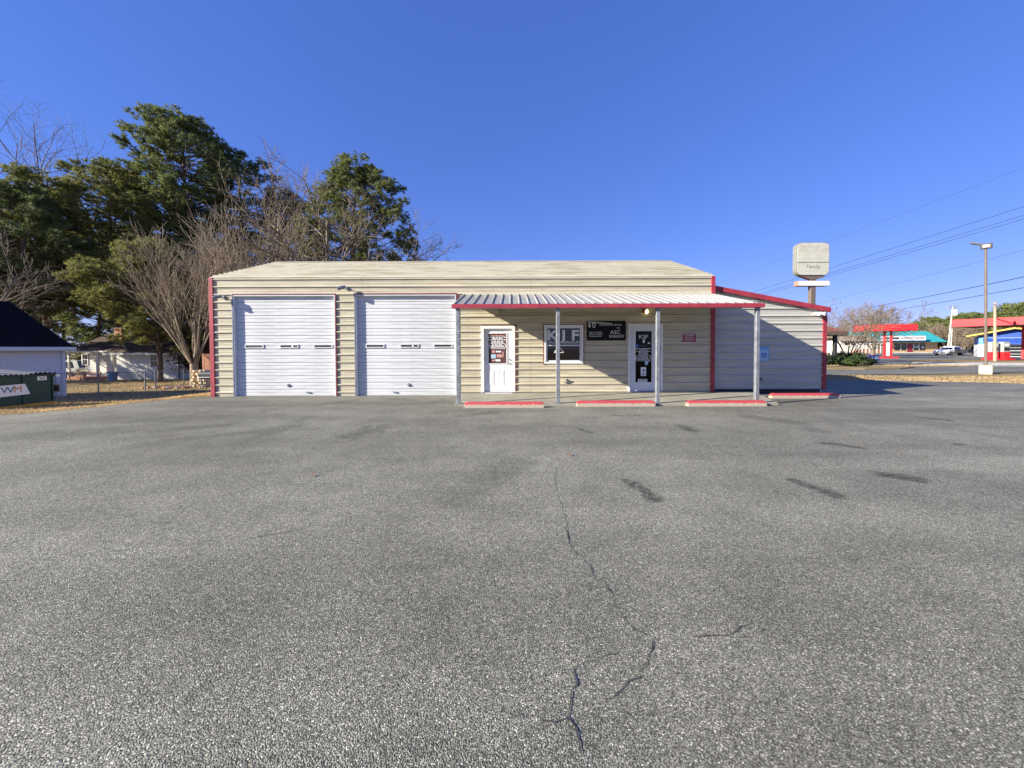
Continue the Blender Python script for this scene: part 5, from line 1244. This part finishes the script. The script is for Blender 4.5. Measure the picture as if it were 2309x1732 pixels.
# learning centre with teal mansard roof
LY = 88.0; lx0, lx1 = at(1968, 780, LY).x, at(2114, 780, LY).x
t = thing('learning_centre', 'tan brick building with teal mansard roof and white sign reading LEARNING CENTER', 'building', ((lx0 + lx1) / 2, LY + 5, -.02))
zbm, ztm = at(2060, 771.5, LY).z, at(2060, 746.5, LY).z
MB().box(lx0, lx1, LY, LY + 12, -.2, zbm).build('wall', 'tan_brick', t)
MB().add([(lx0 - .9, LY - 1.2, zbm), (lx1 + .9, LY - 1.2, zbm), (lx1 + .9, LY + 13, zbm), (lx0 - .9, LY + 13, zbm), (lx0 + .9, LY + 1.0, ztm), (lx1 - 1.6, LY + 1.0, ztm), (lx1 - 1.6, LY + 11, ztm), (lx0 + .9, LY + 11, ztm)],
         [(3, 2, 1, 0), (4, 5, 6, 7), (0, 1, 5, 4), (1, 2, 6, 5), (2, 3, 7, 6), (3, 0, 4, 7)]).build('mansard_roof', 'teal', t)
dn_ = Vector((0, 2.2, ztm - zbm)); nrm = Vector((0, -(ztm - zbm), 2.2)).normalized() * .03
nb = 30
for k in range(nb + 1):
    f = k / nb; A_ = Vector((lx0 - .9 + (lx1 - lx0 + 1.8) * f, LY - 1.2, zbm)); B_ = Vector((lx0 + .9 + (lx1 - 1.6 - lx0 - .9) * f, LY + 1.0, ztm))
    MB().tube([A_ + nrm, B_ + nrm], .04, 4).build('seam', 'teal', t)
s0, s1 = at(1986, 765, LY - 1.6).x, at(2086, 765, LY - 1.6).x; sz0, sz1 = at(2036, 768, LY - 1.6).z, at(2036, 757.5, LY - 1.6).z
MB().box(s0, s1, LY - 1.75, LY - 1.6, sz0, sz1).build('sign_board', 'letter', t)
text('LEARNING CENTER', (sz1 - sz0) * .72, 'print_red', t, s0 + (s1 - s0) * .70, LY - 1.76, (sz0 + sz1) / 2, sx=.78)
wordbars(t, s0 + .3, s0 + (s1 - s0) * .40, (sz0 + sz1) / 2, (sz1 - sz0) * .4, 'dark', LY - 1.755, rnd)
g0, g1 = at(2017, 780, LY).x, at(2086, 780, LY).x; gz0, gz1 = at(2050, 790, LY).z, at(2050, 774, LY).z
MB().box(g0, g1, LY - .05, LY - .001, gz0, gz1).build('shop_window', 'car_glass', t)
for k in range(1, 5): MB().box(g0 + (g1 - g0) * k / 5 - .04, g0 + (g1 - g0) * k / 5 + .04, LY - .09, LY - .051, gz0, gz1).build('mullion', 'grey_white', t)
MB().box(g0 + (g1 - g0) * .40, g0 + (g1 - g0) * .58, LY - .10, LY - .091, .0, gz1 - .2).build('door', 'print_red', t)
for k in range(6): x = g0 + (g1 - g0) * rnd.uniform(.62, .9); z = rnd.uniform(gz0 + .3, gz1 - .4); MB().box(x, x + .5, LY - .09, LY - .052, z, z + .4).build('poster', 'letter', t)
# white house with ramp
WYh = 84.0; w0, w1 = at(1895, 780, WYh).x, at(1976, 780, WYh).x
t = thing('house', 'white bungalow with grey roof and ramp railings left of the teal-roofed building', 'house', ((w0 + w1) / 2, WYh + 4, -.02))
zea = at(1930, 768, WYh).z; MB().box(w0, w1, WYh, WYh + 7, -.2, zea).build('wall', 'house_white', t)
MB().prism([(WYh - .5, zea), (WYh + 3.5, zea + 1.15), (WYh + 7.5, zea), (WYh + 7.5, zea - .12), (WYh + 3.5, zea + 1.0), (WYh - .5, zea - .12)], w0 - .5, w1 + .3, 'x').build('roof', 'pole_wood', t)
for k in range(5): x = w0 + (w1 - w0) * (.12 + k * .18); MB().box(x, x + .95, WYh - .04, WYh - .001, zea - 1.0, zea - .25).build('window', 'car_glass', t)
MB().prism([(w0 + 1, .0), (w1 + .5, .0), (w1 + .5, 1.0), (w0 + 3, .9)], WYh - 2.2, WYh - 1.0, 'y').build('ramp', 'wood_red', t)
for k in range(9): x = w0 + 2 + (w1 - w0 - 1.6) * k / 8; MB().box(x - .05, x + .05, WYh - 2.3, WYh - 2.21, .0, 2.0).build('baluster', 'white', t)
MB().box(w0 + 2, w1 + .4, WYh - 2.32, WYh - 2.205, 2.001, 2.12).build('handrail', 'white', t); MB().box(w0 + 2, w1 + .4, WYh - 2.30, WYh - 2.215, 1.25, 1.36).build('handrail', 'white', t)

# utility poles and wires
def upole(label, base, top, r, m, arm=None, can=None):
    t = thing('utility_pole', label, 'utility pole', base, group='utility poles'); b = Vector(base)
    MB().tube([b - Vector((0, 0, .3)), top], [r, r * .7], 9).build('pole', m, t)
    if arm:
        for dz, L_ in arm: c = top + Vector((0, 0, -dz)); MB().box(c.x - L_, c.x + L_, c.y - .06, c.y + .06, c.z - .06, c.z + .06).build('crossarm', 'pole_wood', t)
    if can:
        c = b.lerp(top, can) + Vector((.48, -.1, 0)); MB().tube([c - Vector((0, 0, .45)), c + Vector((0, 0, .45))], .30, 12).tube([c + Vector((0, 0, .45)), c + Vector((0, 0, .55))], [.32, .15], 12).build('transformer', 'grey_white', t)
    return t
b_ = at(2136, 800, 67); upole('leaning pale utility pole with crossarm and white transformer', (b_.x, 67, -.02), at(2148.5, 690, 67), .14, 'pole_pale', [(.05, .85), (.35, .75)], .86)
b_ = at(2143, 800, 71); upole('straight pale pole standing right behind the leaning utility pole', (b_.x, 71, -.02), at(2147, 741, 71), .12, 'pole_pale')
b_ = onz(2244, 814); upole('slim wooden pole with pointed top between the lamp post and the fuel pumps', (b_.x, b_.y, -.02), at(2243.5, 682, b_.y), .13, 'pole_wood')
def wire(label, A_, B_, sag, r, grp='overhead wires'):
    pts = []
    for k in range(25): f = k / 24; p = A_.lerp(B_, f); p.z -= sag * 4 * f * (1 - f); pts.append(p)
    o = MB().tube(pts, r, 4).build('overhead_wire', 'wire'); tag(o, label, 'wire', grp); return o
# each span runs from beyond the right edge of the picture to a point behind the shop
wire('thick lower overhead wire running down to the round bare tree', at(2420, 601, 26), at(1940, 697, 62), .1, .030)
wire('second thick overhead wire just below the thick one', at(2420, 628, 26), at(1990, 703, 62), .1, .026)
for i, (y0, y1, nm) in enumerate(((430, 700, 'uppermost'), (452, 706, 'middle'), (461, 709, 'lowest'))):
    wire('%s of three close overhead wires passing behind the Family sign' % nm, at(2420, y0, 30), at(1560, y1, 70), .12, .022)
wire('faint highest overhead wire at the top right', at(2420, 335, 34), at(1560, 660, 75), .1, .014)
wire('faint overhead wire passing below the lower sign cabinet', at(2420, 535, 34), at(1790, 697, 75), .1, .013)
wire('upper overhead wire along the top of the red canopy', at(2420, 694, 37), at(2146, 721, 67), .05, .024); wire('lower overhead wire crossing the red canopy fascia', at(2420, 708, 37), at(2144.5, 733, 67), .05, .024)
wire('upper overhead wire left of the leaning pole', at(2146, 721, 67), at(1985, 738, 80), .05, .022); wire('lower overhead wire left of the leaning pole', at(2144.5, 733, 67), at(1985, 746, 80), .05, .022)

# distant trees
SPEC_F = [(7, 46, .60, .2, .08), (6, 42, .6, .12, .1), (6, 40, .6, .08, .12)]
GF = 'far trees on the skyline'
def copytree(o, loc, s, label, rz):
    c = o.copy(); col.objects.link(c); c.location = loc; c.scale = (s, s, s); c.rotation_euler = (0, 0, rz); c['label'] = label
    for ch in o.children: d = ch.copy(); col.objects.link(d); d.parent = c
    return c
fb = bare_tree('bare_tree', 'small hazy bare tree poking above the skyline right of the round tree', (at(2058, 780, 150).x, 150, -.02), 9.5, 81, SPEC_F, stems=5, r=.3, fork=1.0, wood='grey_bark', twig='twig', stem_ang=22, group=GF, minr=.05)
fp_ = pine('first far pine from the left along the right-hand skyline', (at(2080, 780, 135).x, 135, -.02), 9.5, 2.0, 4.2, 82, 'needle', r=.3, limbs=34, tuft=1.9, k=16, group=GF)
ORD = ('second', 'third', 'fourth', 'fifth', 'sixth', 'seventh', 'eighth', 'ninth', 'tenth', 'eleventh', 'twelfth', 'thirteenth')
FAR = ((2098, 717, 140, 0), (2118, 728, 150, 0), (2140, 720, 155, 0), (2168, 710, 150, 0), (2190, 707, 160, 0), (2212, 710, 160, 0), (2236, 706, 165, 0), (2258, 703, 160, 0), (2280, 705, 165, 0), (2297, 686, 120, 0), (2318, 690, 130, 0), (2340, 700, 150, 0),
                                       (2110, 735, 120, 1), (2150, 738, 118, 1), (2175, 735, 112, 1), (2095, 742, 125, 1), (2130, 735, 128, 1), (2200, 730, 125, 1), (1990, 740, 125, 1), (1945, 742, 120, 1), (1900, 738, 118, 1), (2020, 744, 130, 1), (2185, 760, 78, 1), (2168, 768, 80, 1))
for i, (px, py, Y, kind) in enumerate(FAR):
    rank = ORD[sorted(q[0] for q in FAR if q[3] == kind).index(px)]
    o = (fp_, fb)[kind]; h0 = 9.5 if kind == 0 else 8.6; x = at(px, 780, Y).x; s = max(.35, hgt(px, py, Y) / h0)
    copytree(o, (x, Y, -.02), s, ('%s far pine from the left along the right-hand skyline' if kind == 0 else '%s far bare tree from the left in the brown woods') % rank, i * 1.3)
rg = np.random.default_rng(91); n = 26000
px = rg.uniform(1860, 2420, n); Yw = rg.uniform(165, 215, n); hx_ = (px - PX) / F * Yw
top = 9.5 + 4.0 * np.interp(px, [1860, 2060, 2100, 2200, 2309, 2420], [-.6, -.5, .15, .9, 1.1, 1.0]) + 1.5 * np.sin(px * .09) + 1.0 * np.sin(px * .031 + 2)
z = rg.random(n) ** .8 * top; a = rg.normal(0, 1, (n, 3)); a /= np.linalg.norm(a, axis=1)[:, None]; b = np.cross(a, rg.normal(0, 1, (n, 3))); b /= np.linalg.norm(b, axis=1)[:, None]
p = np.stack([hx_, Yw, z], 1); s = rg.uniform(.5, 1.1, n)[:, None]
V = np.stack([p - a * s, p - b * s * .5, p + a * s, p + b * s * .5], 1).reshape(-1, 3)
stuff(npmesh('distant_woods', V, np.arange(4 * n).reshape(-1, 4), 'far_brown'), 'brown mass of distant winter woods along the right horizon', 'woods')
